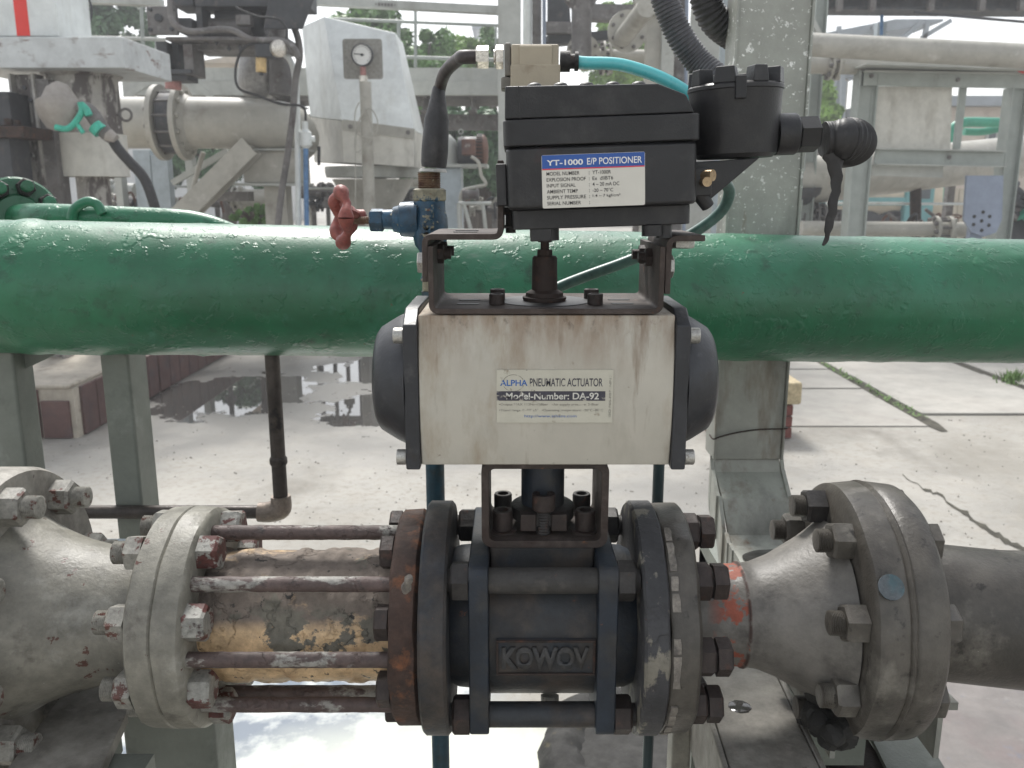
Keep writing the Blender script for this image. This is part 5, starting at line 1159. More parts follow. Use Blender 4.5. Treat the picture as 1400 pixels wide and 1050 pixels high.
for x_, y_ in ((479, 173), (558, 181)): inst('band_bolt', 'hex', M['bmid'], fc, at(x_, y_, 7.38), -Yv, 3.2*k7, .01)
m_ = MB(); m_.cyl(at(436, 226, 7.5), at(436, 200, 7.5), 2.4*k7, 8); part('latch_handle', m_, M['bdark'], fc)
m_ = MB(); c = at(510, 232, 7.9); m_.lathe(c - Zv*12*k7, Zv, [(0, 70*k7), (8*k7, 72*k7), (16*k7, 72*k7)], 40); part('base_flange', m_, M['bgrey'], fc)
m_ = MB(); m_.lathe(Vector((c.x, c.y, 0)), Zv, [(0, 30*k7), (c.z-.42, 30*k7), (c.z-14*k7-.001, 62*k7)], 32); part('pedestal_cone', m_, M['bmid'], fc)
hb = M['bgrey2']; fc.children[-1].data.materials[0] = hb
pg = thing('pressure_gauge', 'round white pressure gauge on a grey square backplate with a tall standpipe', 'pressure gauge', (at(497, 200, 7.0).x, 7.05, 0))
m_ = MB(); q0 = at(470, 108, 7.12); q1 = at(522, 53, 7.12); m_.prism(rrect(q0.x, q1.x, q0.z, q1.z, .02), 'y', 7.12, 7.13); part('backplate', m_, M['dial_grey'], pg)
c = at(495, 75, 7.0); k_ = mpp(75, 7.0); dd = Vector((-.06, -1, -.05)).normalized()
m_ = MB(); m_.lathe(c - dd*.04, dd, [(0, 12*k_), (.01, 15*k_), (.045, 15*k_), (.05, 14*k_), (.05, 13.2*k_), (.044, 13*k_)], 36, cap=False); m_.lathe(c-dd*.04, dd, [(0, 11*k_), (.001, 12*k_)], 24); part('gauge_case', m_, M['bdark'], pg)
m_ = MB(); m_.lathe(c + dd*.002, dd, [(0, 13.1*k_), (.001, 13.1*k_)], 36); dl = part('dial', m_, M['white'], pg)
u = dd.cross(Zv).normalized(); v = u.cross(dd); v = v if v.z > 0 else -v; u = u if u.x > 0 else -u
m_ = MB()
for i in range(19):
    a = R(-45 + 270*i/18); e = u*math.cos(a) + v*math.sin(a); m_.beam(c + dd*.0035 + e*10*k_, c + dd*.0035 + e*12.2*k_, .0035, .0008, dd)
part('scale_marks', m_, M['black'], dl, kind='stuff')
m_ = MB(); m_.beam(c + dd*.0042 + u*3*k_, c + dd*.0042 - u*11*k_ + v*1.5*k_, .007, .001, dd); m_.lathe(c + dd*.0032, dd, [(0, 2*k_), (.003, 2*k_)], 12); part('needle', m_, M['black'], dl)
m_ = MB(); m_.cyl(Vector((c.x, 7.02, at(0, 103, 7).z)), Vector((c.x, 7.02, at(0, 91, 7).z)), 4*k_, 14); part('red_fitting', m_, M['pink_rust'], pg)
m_ = MB(); m_.cyl(Vector((c.x, 7.02, at(0, 112, 7).z)), Vector((c.x, 7.02, at(0, 103.3, 7).z)), 6*k_, 6); m_.cyl(Vector((c.x, 7.02, at(0, 118, 7).z)), Vector((c.x, 7.02, at(0, 112.3, 7).z)), 4*k_, 12); part('gauge_cock', m_, M['chrome'], pg)
m_ = MB(); m_.cyl((c.x+.012, 7.03, 0.01), (c.x+.012, 7.03, at(0, 112, 7.03).z), 8.2*k_, 20); part('standpipe', m_, M['bgrey2'], pg)
wl = thing('wire_coil', 'thin loose wire looped around the gauge standpipe', 'wire', at(487, 300, 6.95))
m_ = MB(); m_.tube(W3([(491, 140), (486, 152), (485, 170), (490, 184), (505, 189), (515, 180), (516, 165), (510, 152), (503, 149), (493, 160), (487, 180), (485, 200), (489, 208), (498, 200), (510, 184), (500, 150), (496, 152), (488, 180), (486, 220), (486, 300)], 6.93), .8*k7, 6, 5); part('wire_strand', m_, M['bgrey2'], wl)

# ---------- walkway, handrails, beams
Y9 = 9.0; k9 = mpp(80, Y9)
wk = thing('walkway_deck', 'pale steel walkway deck with dark underside crossing behind the hood and cable boot', 'walkway', (at(450, 150, Y9).x, Y9+.5, 2.0))
for (x0, x1) in ((165, 712),):
    a = at(x0, 92, Y9); b2 = at(x1, 92, Y9); za, zm, zb_2 = at(0, 92, Y9).z, at(0, 110, Y9).z, at(0, 130, Y9).z
    m_ = MB(); m_.box(a.x, b2.x, Y9, Y9+.08, zb_2, zm-.004); part('lower_fascia', m_, M['bgrey'], wk)
    m_ = MB(); m_.box(a.x, b2.x, Y9+.03, Y9+.1, zm, za); part('upper_fascia', m_, M['bgrey'], wk)
    m_ = MB(); m_.box(a.x, b2.x, Y9+.12, Y9+1.4, zb_2+.02, zb_2+.06); part('deck_plate', m_, M['bmid'], wk)
    for i in range(9):
        xx = a.x + (b2.x-a.x)*i/8; m_ = MB(); m_.ibeam((xx, Y9+.12, zb_2-.07), (xx, Y9+1.4, zb_2-.07), .08, .14, .01); part('joist', m_, M['bmid'], wk)
    m_ = MB(); m_.box(a.x, b2.x, Y9+.5, Y9+.6, zb_2-.30, zb_2-.14); part('rear_girder', m_, M['bmid'], wk)
def bar_(name, label, p, q, w, Y, mt, cat, grp=None, d=None, sty='beam'):
    m1 = MB(); k1 = mpp(p[1], Y); P_, Q_ = at(*p, Y), at(*q, Y)
    if sty == 'i': m1.ibeam(P_, Q_, (d or w*k1), w*k1, w*k1*.1)
    elif sty == 'cyl': m1.cyl(P_, Q_, w*k1/2, 12)
    else: m1.beam(P_, Q_, d or w*k1, w*k1)
    return solo(name, label, cat, m1, mt, group=grp)
hr = thing('handrail', 'grey tubular handrail with posts above the walkway deck', 'handrail', at(560, 95, Y9))
for nm, p, q, w in (('rail', (455, 26), (712, 36), 4.5), ('rail', (545, 78), (712, 83), 5), ('rail_post', (545, 30), (545, 92), 5), ('rail_post', (568, 14), (568, 92), 4.5), ('rail_post', (678, 34), (678, 92), 3), ('rail_post', (193, 8), (197, 92), 5), ('rail_post', (213, 50), (213, 92), 3)):
    m_ = MB(); m_.cyl(at(*p, Y9+.05), at(*q, Y9+.05), w*k9/2, 10); part(nm, m_, M['bgreen_grey'], hr)
m_ = MB(); m_.cyl(at(90, 50, Y9+.05), at(226, 54, Y9+.05), 2.5*k9, 10); part('rail', m_, M['bgrey'], hr)
for i, (p, q) in enumerate((((172, 134), (205, 112)), ((292, 134), (262, 112)))):
    bar_('knee_brace', ['left diagonal knee brace under the deck left of the butterfly valve', 'diagonal knee brace under the deck right of the butterfly valve'][i], p, q, 8, Y9+.02, M['bgrey'], 'brace', 'deck knee braces')
tg_ = bar_('top_girder', 'long white girder with a stencilled mark crossing the top behind the hood', (415, 1), (712, 16), 10, 8.2, M['bgrey'], 'girder', d=.1)
bar_('top_girder', 'short pale girder at top left above the black handwheel', (66, -2), (222, 4), 9, 8.2, M['bgrey'], 'girder', d=.1)
k_ = mpp(5, 8.15)
text('stencil_mark', '•TGGGGG•', at(508, 8, 8.145), 34*k_, 4*k_, M['bmid'], tg_) if False else None
m_ = MB()
for i in range(7):
    c = at(514 + i*4.3, 5.5 + i*.2, 8.142); w_ = 1.4*k_
    m_.box(c.x-w_, c.x+w_, 8.142, 8.149, c.z-w_*1.4, c.z+w_*1.3) if 0 < i < 6 else m_.lathe(c, Yv, [(0, w_*.7), (.005, w_*.7)], 8)
solo('stencilled_marks', 'small row of dark stencilled marks on the long white top girder', 'marking', m_, M['bmid'], kind='stuff')
# warehouse roof glimpsed left
m_ = MB(); a = at(255, 86, 16); b2 = at(345, 78, 16); m_.prism([(a.x, a.z), (b2.x, a.z), (b2.x, at(0, 68, 16).z), (at(300, 0, 16).x, at(0, 78, 16).z)], 'y', 16, 20); one('far_roof_gable', 'pale cream roof gable glimpsed under the dark actuator rail', 'roof', m_, M['wall_cream'])

# ---------- middle: columns and pipes
column_('white_column', 'plain white steel column left of the beige coil and black positioner', 681, 712, 7.0, M['bgrey'], style='box', d=.12)
pipe_('white_vertical_pipe', 'white vertical pipe directly right of the plain white column', [(721, -60), (721, 320)], 7.3, 6.5, M['bwhite'])
pipe_('brown_vertical_pipe', 'brownish vertical pipe between white and thin blue pipes above the beige coil', [(734, -60), (734, 320)], 7.3, 6.5, M['bmid'])
pipe_('thin_blue_pipe', 'thin blue vertical pipe above the right end of the beige coil', [(744, -60), (744, 320)], 7.25, 2.6, M['bluegrey'])
m_ = MB(); m_.hexa([at(748, 60, 8), at(782, 60, 8), at(782, 60, 8.5), at(748, 60, 8.5), at(748, -60, 8), at(775, -60, 8), at(775, -60, 8.5), at(748, -60, 8.5)]); one('dark_tank', 'dark steel vessel filling the gap left of the grey vertical pipe', 'vessel', m_, M['bdark'], bev=.02)
vp = pipe_('flanged_grey_pipe', 'grey vertical pipe hanging from a bolted flange above the black positioner', [(795, -40), (795, 92)], 7.0, 14, M['bmid'], [])
k_ = mpp(20, 7.0); c = at(794, -10, 6.98); m_ = MB(); m_.lathe(c, (0, -1, -.15), [(0, 24*k_), (6*k_, 24*k_)], 32); fl_ = part('face_flange', m_, M['bmid'], vp)
for p in ring(c + Vector((0, -6*k_, -.006)), Vector((0, -1, -.15)), 19*k_, 8, 20): inst('nut', 'hex', M['bgrey2'], fl_, p, (0, -1, -.15), 2.8*k_, 3*k_)
c = at(797, 72, 7.25); m_ = MB(); m_.lathe(c, (0, -1, 0), [(0, 24*k_), (5*k_, 24*k_)], 32); f2_ = part('rear_flange', m_, M['bgrey2'], vp)
for p in ring(c - Yv*5*k_, (0, -1, 0), 19*k_, 8, 20): inst('nut', 'hex', M['bmid'], f2_, p, (0, -1, 0), 2.6*k_, 3*k_)
ob = thing('blind_flange_pipe', 'round bolted flange with a short pipe slanting up to the right, above turquoise tube', 'pipe', at(855, 70, 6.9))
c = at(857, 43, 6.9); dv = Vector((.12, -1, -.08)).normalized(); m_ = MB(); m_.lathe(c, dv, [(0, 27*k_), (5*k_, 27*k_)], 40); fo = part('flange_disc', m_, M['bgrey2'], ob)
for p in ring(c + dv*5*k_, dv, 21.5*k_, 8, 20): inst('nut', 'hex', M['bmid'], fo, p, dv, 2.6*k_, 3*k_)
m_ = MB(); m_.cyl(at(851, 52, 6.85), at(884, 10, 6.2), 12*k_, 24); part('slanted_pipe', m_, M['bgrey2'], ob)
pipe_('horizontal_grey_pipe', 'short horizontal grey pipe with thin flange pair behind the turquoise tube', [(800, 79), (905, 81)], 7.4, 12, M['bgrey2'], [(829, 79, 22, 5)])
bar_('cross_girder', 'mid grey girder behind pipes at the top between the two round flanges', (800, 18), (905, 20), 20, 8.0, M['bmid'], 'girder', d=.15)
bar_('cross_girder', 'darker girder left of the grey vertical pipe above the beige coil', (746, 39), (800, 40), 14, 8.0, M['bmid'], 'girder', d=.15)
bar_('cross_girder', 'dark low girder seen behind the grey vertical pipe', (746, 58), (905, 42), 12, 8.6, M['bdark'], 'girder', d=.15)
m_ = MB(); m_.prism([(p.x, p.z) for p in W3([(858, -40), (900, -40), (900, 18), (882, 19), (868, 6)], 6.8)], 'y', 6.8, 6.86); one('gusset_plate', 'grey gusset plate at the top left of the pale grey columns', 'plate', m_, M['bgrey2'])
column_('slender_column', 'grey-beige slender column directly right of the slanted pipe flange', 880, 901, 6.9, M['bgrey2'], d=.06)
column_('slender_column', 'pale slender column right beside the grey-beige one, behind the corrugated conduit', 901.5, 919, 6.85, M['bgrey'], d=.06)
pipe_('brown_riser', 'brown-grey riser pipe behind the corrugated conduit', [(930, -60), (920, 320)], 7.0, 12, M['bmid'])
pipe_('slim_riser', 'very slim blue riser behind the corrugated conduit', [(940, -60), (935, 320)], 6.9, 2.6, M['bluegrey'])
column_('pale_broad_column', 'broad pale column between the two corrugated conduits left of the spattered column', 944, 984, 7.4, M['bgrey'], d=.06, ref=60)
column_('pale_edge_column', 'narrow bluish pale flange strip touching the spattered column on its left', 985, 999, 7.5, M['bluesteel'], d=.05, ref=60)

# ---------- blower with rusty motor
bl = thing('blower', 'grey blower casing with a rusty finned motor right of the cable boot', 'blower', (at(625, 290, 7.6).x, 7.7, 0))
Yb = 7.4; kb = mpp(210, Yb)
m_ = MB(); c = at(606, 214, Yb+.15); m_.lathe(Vector((c.x, Yb+.15, at(0, 228, Yb).z)), Zv, [(0, 22*kb), (22*kb, 22*kb), (36*kb, 18*kb), (44*kb, 10*kb), (47*kb, 1*kb)], 32); part('dome', m_, M['bgrey'], bl)
m_ = MB(); m_.pbox(596, 224, 666, 228.5, Yb-.05, .5); part('platform', m_, M['bgrey'], bl)
m_ = MB(); m_.pbox(596, 229, 631, 300, Yb, .3, 0.0); part('casing_leg', m_, M['bluesteel'], bl, bev=.01)
m_ = MB(); m_.lathe(at(626, 207, Yb+.1), X, [(0, 18*kb), (3*kb, 20*kb), (26*kb, 20*kb)], 28); mo = part('motor', m_, M['bdark'], bl)
m_ = MB(); m_.lathe(at(652, 207, Yb+.1), X, [(0, 21*kb), (3*kb, 22.5*kb), (10*kb, 22.5*kb), (14*kb, 18*kb), (16*kb, 8*kb), (16.2*kb, .5*kb)], 28); part('fan_cowl', m_, M['brown_rust'], mo)
for i in range(14):
    a = R(-80 + 160*i/13); m_ = MB(); c = at(652, 207, Yb+.1); e = Vector((0, -math.cos(a), math.sin(a))); m_.beam(c + e*23*kb, c + X*8*kb + e*23*kb, 1.6*kb, 1.2*kb, e); part('cooling_slot', m_, M['black'], mo)
m_ = MB(); m_.pbox(631, 190, 650, 212, Yb-.2, .12); part('junction_box', m_, M['brown_rust'], mo, bev=.008)
m_ = MB(); c = at(630, 180, Yb+.1); m_.tube([c + Vector((math.cos(a)*3*kb, 0, math.sin(a)*3*kb)) for a in [2*math.pi*i/14 for i in range(15)]], .9*kb, 6); part('lifting_eye', m_, M['bgrey'], mo)
pipe_('curled_hose', 'thin grey hose curling down from the rusty motor junction box', [(644, 214), (654, 222), (658, 240), (664, 252), (648, 256), (632, 262), (629, 285), (630, 330)], Yb-.25, 2.4, M['bgrey2'], cat='hose')
fm = thing('equipment_stand', 'small pale tubular stand below the rusty motor', 'stand', (at(645, 300, 7).x, 7, 0))
for i, (p, q) in enumerate((((627, 278), (629, 330)), ((634, 278), (648, 330)), ((660, 278), (666, 330)), ((627, 278), (672, 278)))):
    m_ = MB(); m_.cyl(at(*p, 7), at(*q, 7), 2.6*kb, 10); part('stand_leg' if i < 3 else 'stand_bar', m_, M['bgrey'], fm)
m_ = MB(); m_.lathe(at(632, 266, 7.05), X, [(0, 8*kb), (4*kb, 8*kb), (4*kb, 6*kb), (18*kb, 6*kb), (18*kb, 8*kb), (22*kb, 8*kb)], 20); part('pump_barrel', m_, M['bmid'], fm)

# ---------- low background clutter: small flanged pipe runs behind the green pipe
rnd2 = random.Random(3)
specs = [('pale_low_pipe', 'pale shiny pipe run low behind the white skirt at far left', [(112, 259), (185, 262)], 9, 11, 'bgrey', [(150, 261, 15, 4)]),
 ('grey_low_pipe', 'grey flanged pipe run low beside the thick black cable', [(150, 285), (215, 282)], 8.6, 15, 'bmid', [(168, 284, 20, 5)]),
 ('short_low_pipe', 'short pale pipe behind the diagonal brace', [(318, 272), (372, 272)], 9, 13, 'bgrey2', [(325, 272, 17, 5)]),
 ('dark_low_pipe', 'dark grey valve run low behind slim white pipe', [(408, 262), (470, 266)], 9, 9, 'bmid', [(445, 265, 15, 6)]),
 ('low_valve_train', 'cluster of grey valve flanges low between standpipe and cable boot', [(530, 276), (580, 262)], 9, 9, 'bmid', [(546, 272, 18, 6)]),
 ('second_valve_train', 'small pale valve run just above the needle valve bonnet', [(548, 252), (574, 250)], 9.4, 6, 'bgrey2', [(560, 251, 11, 4)])]
for nm, lb_, pts, Y, r_, mt, fl_s in specs: pipe_(nm, lb_, pts, Y, r_, M[mt], fl_s, bolts=6)
for i, (x_, mt, lb_) in enumerate(((152, 'bgrey', 'pale short post below the white skirt'), (188, 'bluesteel', 'wide pale blue post left of the sagging cable'), (212, 'bluesteel', 'second pale blue post right of the sagging cable'), (252, 'bgrey', 'thin white post just left of the diagonal brace'))):
    column_('stub_post', lb_, x_-(5 if i in (0, 3) else 12), x_+(5 if i in (0, 3) else 11), 8.2, M[mt], ztop=(205 if i == 1 else 212 if i == 2 else 238 if i == 0 else 215), d=.12, cat='post', grp='posts under the large pale pipe')
m_ = MB(); m_.beam(at(236, 250, 8.0), at(312, 206, 8.0), .05, .05); one('light_brace', 'thin pale diagonal brace under the big pale pipe', 'brace', m_, M['bgrey'])
m_ = MB(); m_.tube(W3([(278, 208), (270, 235), (262, 270), (258, 330)], 7.5), 3.5*k7, 10, 5); one('thin_grey_hose', 'thin grey hose dropping below the butterfly valve', 'hose', m_, M['bgrey2'])
for i, (x0, y0, x1, lb_) in enumerate(((532, 257, 575, 'thin pale horizontal tube above the valve flanges'), (205, 255, 300, 'thin pale horizontal tube behind the sagging cable'), (415, 258, 468, 'thin pale horizontal tube behind the blue pipe'))):
    m_ = MB(); m_.cyl(at(x0, y0, 8.8), at(x1, y0, 8.8), .012, 8); one('thin_tube', lb_, 'tube', m_, M['bgrey'])
ORD = 'first second third fourth fifth sixth seventh eighth ninth tenth eleventh twelfth'.split()
for i, x_ in enumerate((118, 140, 200, 226, 262, 296, 425, 448, 466, 534, 556, 577)):
    y_ = rnd2.uniform(262, 292); Y = rnd2.uniform(8.8, 10)
    k1 = mpp(y_, Y); m_ = MB(); c = at(x_, y_, Y); c.z = 0; h_ = at(0, y_, Y).z
    m_.lathe(c, Zv, [(0, 3*k1), (h_-10*k1, 3*k1), (h_-9*k1, 8*k1), (h_-2*k1, 8*k1), (h_-1*k1, 5*k1), (h_+4*k1, 5*k1), (h_+5*k1, 2*k1), (h_+12*k1, 2*k1)], 12)
    o = one('small_valve', ORD[i] + ' small upright valve from the left in the low pipe clutter', 'valve', m_, M[rnd2.choice(['bmid', 'bdark', 'bgrey2'])], group='small upright valves in the low pipe clutter')

# small manifolds filling the low gap behind the green pipe
def manifold(label, x0, x1, y0, y1, Y, n, seed):
    r_ = random.Random(seed); k1 = mpp((y0+y1)/2, Y); a = at((x0+x1)/2, y1, Y); t = thing('valve_manifold', label, 'manifold', (a.x, Y, 0), 'valve manifolds behind the green pipe')
    hy = at(0, y0*.35+y1*.65, Y).z; xl, xr = at(x0, y1, Y).x, at(x1, y1, Y).x
    m1 = MB(); m1.cyl((xl, Y+.05, hy), (xr, Y+.05, hy), 4.5*k1, 14); part('header_pipe', m1, M['bmid'], t)
    for i in range(n):
        xx = xl + (xr-xl)*(i+.5)/n + r_.uniform(-1, 1)*2*k1; kind = r_.randrange(3); c = Vector((xx, Y, hy)); mt = M[r_.choice(['bmid', 'bdark', 'bgrey2', 'brown_rust'])]; m1 = MB()
        if kind == 0:
            m1.lathe(c - Vector((4*k1, 0, 0)), X, [(0, 9*k1), (2*k1, 9*k1), (2*k1, 5*k1), (6*k1, 5*k1), (6*k1, 9*k1), (8*k1, 9*k1)], 18); part('flange_pair', m1, mt, t)
        elif kind == 1:
            h_ = r_.uniform(8, 16)*k1; m1.lathe(c, Zv, [(0, 6*k1), (5*k1, 6*k1), (6*k1, 3*k1), (h_, 2*k1)], 12); part('valve_stem', m1, mt, t)
            m1 = MB(); cc = c + Zv*h_; m1.tube([cc + Vector((math.cos(q_)*6*k1, math.sin(q_)*3*k1, math.sin(q_)*2*k1)) for q_ in [2*math.pi*j/16 for j in range(17)]], 1*k1, 6); part('small_handwheel', m1, mt, t)
        else:
            m1.tube([c + Zv*2*k1, c + Vector((2*k1, -.05, 12*k1)), c + Vector((10*k1, -.05, 15*k1)), c + Vector((13*k1, 0, -12*k1))], 1.7*k1, 8, 4); part('impulse_line', m1, mt, t)
    for xx in (xl+.03, xr-.03):
        m1 = MB(); m1.beam((xx, Y+.05, 0), (xx, Y+.05, hy-4.6*k1), .04, .04); part('stand_leg', m1, M['bmid'], t)
    return t
manifold('grey flange manifold low behind the sagging black cable and white skirt', 108, 208, 250, 296, 8.4, 8, 3)
manifold('dark small-bore manifold seen below the butterfly valve', 206, 300, 246, 296, 8.7, 9, 5)
manifold('short manifold between slim blue pipe and gauge standpipe', 424, 488, 252, 296, 8.9, 6, 8)
manifold('cluttered manifold just above the needle valve and handwheel', 508, 580, 246, 292, 8.8, 9, 12)
manifold('rusty manifold under the motor right of the needle valve', 612, 680, 262, 300, 8.0, 7, 14)
manifold('low dark manifold between the panel frame posts', 1196, 1330, 292, 318, 8.8, 8, 21)
# ---------- right side
Y8 = 7.8; k8 = mpp(150, Y8)
column_('bolted_column', 'pale green-grey column with brace behind the steel column, carrying pipe brackets', 1105, 1122, 8.4, M['bgreen_grey'], style='i', d=.14)
bar_('corner_brace', 'pale diagonal brace at the top beside the pale green-grey column', (1101, 8), (1122, 50), 6, 8.35, M['bgrey'], 'brace')
bar_('corner_bracket', 'thin upright tube close behind the right edge of the spattered column', (1092, 0), (1090, 320), 5, 8.6, M['bgrey'], 'tube', sty='cyl')
up1 = pipe_('upper_long_pipe', 'upper of two long pale pipes running off the right edge near the top', [(1085, 60, 7.4), (1460, 80, 6.9)], 7.4, 15.5, M['bgrey2'])
m_ = MB(); m_.tube([at(1102, 60, 7.37) + Vector((0, -math.sin(a)*.1, math.cos(a)*.105)) for a in [math.pi*i/14 for i in range(-7, 15)]], .008, 8); part('u_bolt', m_, M['bgrey'], up1)
m_ = MB(); m_.pbox(1088, 78, 1108, 92, 7.3, .2); part('pipe_bracket', m_, M['bgrey2'], up1, bev=.004)
pipe_('lower_long_pipe', 'lower long pale pipe with a flange, just under the upper long pipe', [(1085, 88, 7.9), (1185, 90, 7.9), (1460, 98, 7.9)], 7.9, 12, M['bgrey2'], [(1139, 89, 20, 6)], bolts=8)
td = thing('overhead_dark_gantry', 'dark overhead gantry girder along the top right edge', 'girder', at(1250, 15, 8.8))
m_ = MB(); m_.ibeam(at(1118, 5, 8.8), at(1470, 8, 8.8), .3, 22*mpp(5, 8.8), .02); part('girder', m_, M['bdark'], td)
m_ = MB(); m_.cyl(at(1250, 17, 8.6), at(1470, 36, 8.6), 2*k8, 8); part('hanging_line', m_, M['bdark'], td)
for x_ in (1145, 1190, 1270, 1340, 1395): 
    m_ = MB(); m_.pbox(x_, -2, x_+8, 14, 8.6, .06); part('stiffener', m_, M['bmid'], td)
bar_('blue_hanger_rod', 'thin bright blue vertical rod hanging from the dark gantry', (1206, 0), (1205, 48), 4.5, 8.9, M['bblue'], 'rod', sty='cyl')
m_ = MB(); m_.pbox(1200, 30, 1212, 52, 9.2, .1); one('hanger_bracket', 'pale bracket at the foot of the blue rod', 'bracket', m_, M['bluesteel'])
# distant roof truss
ft = thing('far_canopy', 'distant blue-grey sloping canopy with thin trusses beyond the long pipes', 'canopy', (at(1200, 60, 20).x, 21, 0))
m_ = MB(); m_.prism([(p.x, p.z) for p in W3([(1122, 46), (1225, 26), (1290, 26), (1290, 29), (1230, 40), (1122, 56)], 20)], 'y', 20, 26); part('roof_sheet', m_, M['roof'], ft)
for (p, q) in (((1150, 62), (1190, 36)), ((1190, 36), (1225, 60)), ((1225, 60), (1260, 30)), ((1147, 36), (1147, 74)), ((1152, 74), (1152, 160)), ((1268, 30), (1262, 60)), ((1300, 28), (1260, 52))):
    m_ = MB(); m_.beam(at(*p, 20), at(*q, 20), .09, .09); part('truss_bar', m_, M['roof'], ft)
m_ = MB(); a = at(1148, 150, 20.2); m_.box(a.x-.12, a.x+.12, 20.2, 20.4, 0.001, at(0, 110, 20.2).z); part('canopy_column', m_, M['roof'], ft)
# portal frame with panel
pf = thing('panel_frame', 'large pale steel portal frame holding a blank pale sheet at right', 'frame', (at(1270, 300, Y8).x, Y8, 0))
def fb(nm, q4, Y, d, mt, z0=None, bev=.003, lab_=None):
    m1 = MB(); m1.pbox(*q4, Y, d, z0); return part(nm, m1, M[mt], pf, bev=bev, label=lab_)
def icol(x0, x1, Y, ytop):
    xa = at(x0, 200, Y).x; xb = at(x1, 200, Y).x; m1 = MB(); xm = (xa+xb)/2; zt_1 = at(0, ytop, Y).z
    m1.box(xa, xa+.012, Y, Y+.16, 0, zt_1); m1.box(xb-.012, xb, Y, Y+.16, 0, zt_1); m1.box(xa+.0122, xb-.0122, Y+.05, Y+.06, 0, zt_1); return m1
part('frame_post', icol(1168, 1194, Y8-.02, 96), M['bgreen_grey'], pf, bev=.002); part('frame_post', icol(1376, 1398, Y8-.02, 119), M['bgreen_grey'], pf, bev=.002)
m_ = MB(); m_.beam(at(1176, 90, Y8-.1), at(1450, 98, Y8-.1), .25, .012); part('top_flange', m_, M['bgrey'], pf)
m_ = MB(); m_.beam(at(1180, 107, Y8), at(1450, 112, Y8), .03, 19*k8); part('top_beam', m_, M['bgreen_grey'], pf)
m_ = MB(); m_.beam(at(1180, 98.0, Y8-.02), at(1450, 102, Y8-.02), .10, .012); part('top_beam_edge', m_, M['bgrey'], pf)
m_ = MB(); m_.prism([(p.x, p.z) for p in W3([(1198, 118), (1302, 119), (1299, 206), (1193, 203)], Y8+.06)], 'y', Y8+.06, Y8+.07); part('blank_sheet', m_, M['bcream'], pf, label='blank pale sheet panel'); pf.children[-1].data.materials[0] = M['bgrey']
m_ = MB(); m_.prism([(p.x, p.z) for p in W3([(1192, 225), (1290, 226), (1289, 243), (1191, 240)], Y8+.06)], 'y', Y8+.06, Y8+.07); part('lower_sheet', m_, M['bgrey'], pf)
fb('inner_stile', (1189, 118, 1195, 203), Y8+.02, .04, 'bgreen_grey'); fb('thin_strut', (1309, 119, 1318, 204), Y8+.05, .04, 'bgreen_grey')
m_ = MB(); m_.beam(at(1196, 214, Y8), at(1372, 218, Y8), .03, 21*k8); part('mid_beam', m_, M['bgreen_grey'], pf)
m_ = MB(); m_.beam(at(1196, 203.5, Y8-.02), at(1372, 207, Y8-.02), .10, .010); part('mid_beam_edge', m_, M['bgrey'], pf)
m_ = MB(); m_.beam(at(1196, 224.5, Y8-.02), at(1372, 228, Y8-.02), .10, .010); part('mid_beam_edge', m_, M['bgrey'], pf)
for x_, y_ in ((1191, 104), (1309, 109), (1297, 215)): inst('bolt', 'hex', M['bmid'], pf, at(x_, y_, Y8-.01), -Yv, 3*k8, .02)
m_ = MB(); m_.prism([(p.x, p.z) for p in W3([(1384, 97.5), (1395, 93), (1395, 95.5), (1420, 95.5), (1420, 99.5), (1395, 99.5), (1395, 102)], 7.75)], 'y', 7.70, 7.704)
one('red_arrow', 'red painted arrow pointing left on the lower long pipe at the right edge', 'marking', m_, M['red'])
# big sloping duct
bd = thing('big_duct', 'big grey pipe sloping behind the frame from the column to the right edge', 'pipe', at(1250, 250, 9))
P_ = [at(1060, 250, 8.6), at(1140, 243, 8.7), at(1300, 225, 9.4), at(1480, 205, 10.2)]
m_ = MB(); m_.tube(P_, [.225, .225, .225, .225], 36, 6); part('duct_run', m_, M['bgrey2'], bd)
m_ = MB(); m_.tube([at(1252, 252, 9.1), at(1251, 340, 9.1)], .055, 14); part('dark_stand', m_, M['rust_dark'], bd)
m_ = MB(); m_.lathe(at(1096, 280, 8.5), Zv, [(0, .05), (.1, .16), (.16, .18)], 16); part('saddle_foot', m_, M['bdark'], bd)
# green pipes behind frame
gk2 = thing('far_green_pipe', 'far bright green pipe bending right at the top behind the frame', 'pipe', (at(1297, 300, 10.5).x, 10.5, 0))
m_ = MB(); a = at(1297, 320, 10.5); m_.tube([Vector((a.x, 10.5, 0)), at(1298, 240, 10.5), at(1300, 190, 10.5), at(1303, 176, 10.5), at(1314, 169, 10.5), at(1340, 167, 10.5), at(1480, 172, 10.5)], 6.5*mpp(200, 10.5), 16, 5); part('upper_branch', m_, M['bgreenpipe'], gk2)
m_ = MB(); m_.tube([at(1318, 180, 10.7), at(1345, 180, 10.7), at(1380, 173, 10.7), at(1400, 172, 10.6)], 5*mpp(200, 10.7), 14, 5); part('lower_branch', m_, M['bgreenpipe'], gk2)
column_('brown_post', 'thin brown post just right of the far bright green pipe', 1308, 1318, 10.3, M['bmid'], ztop=228, d=.1, cat='post')
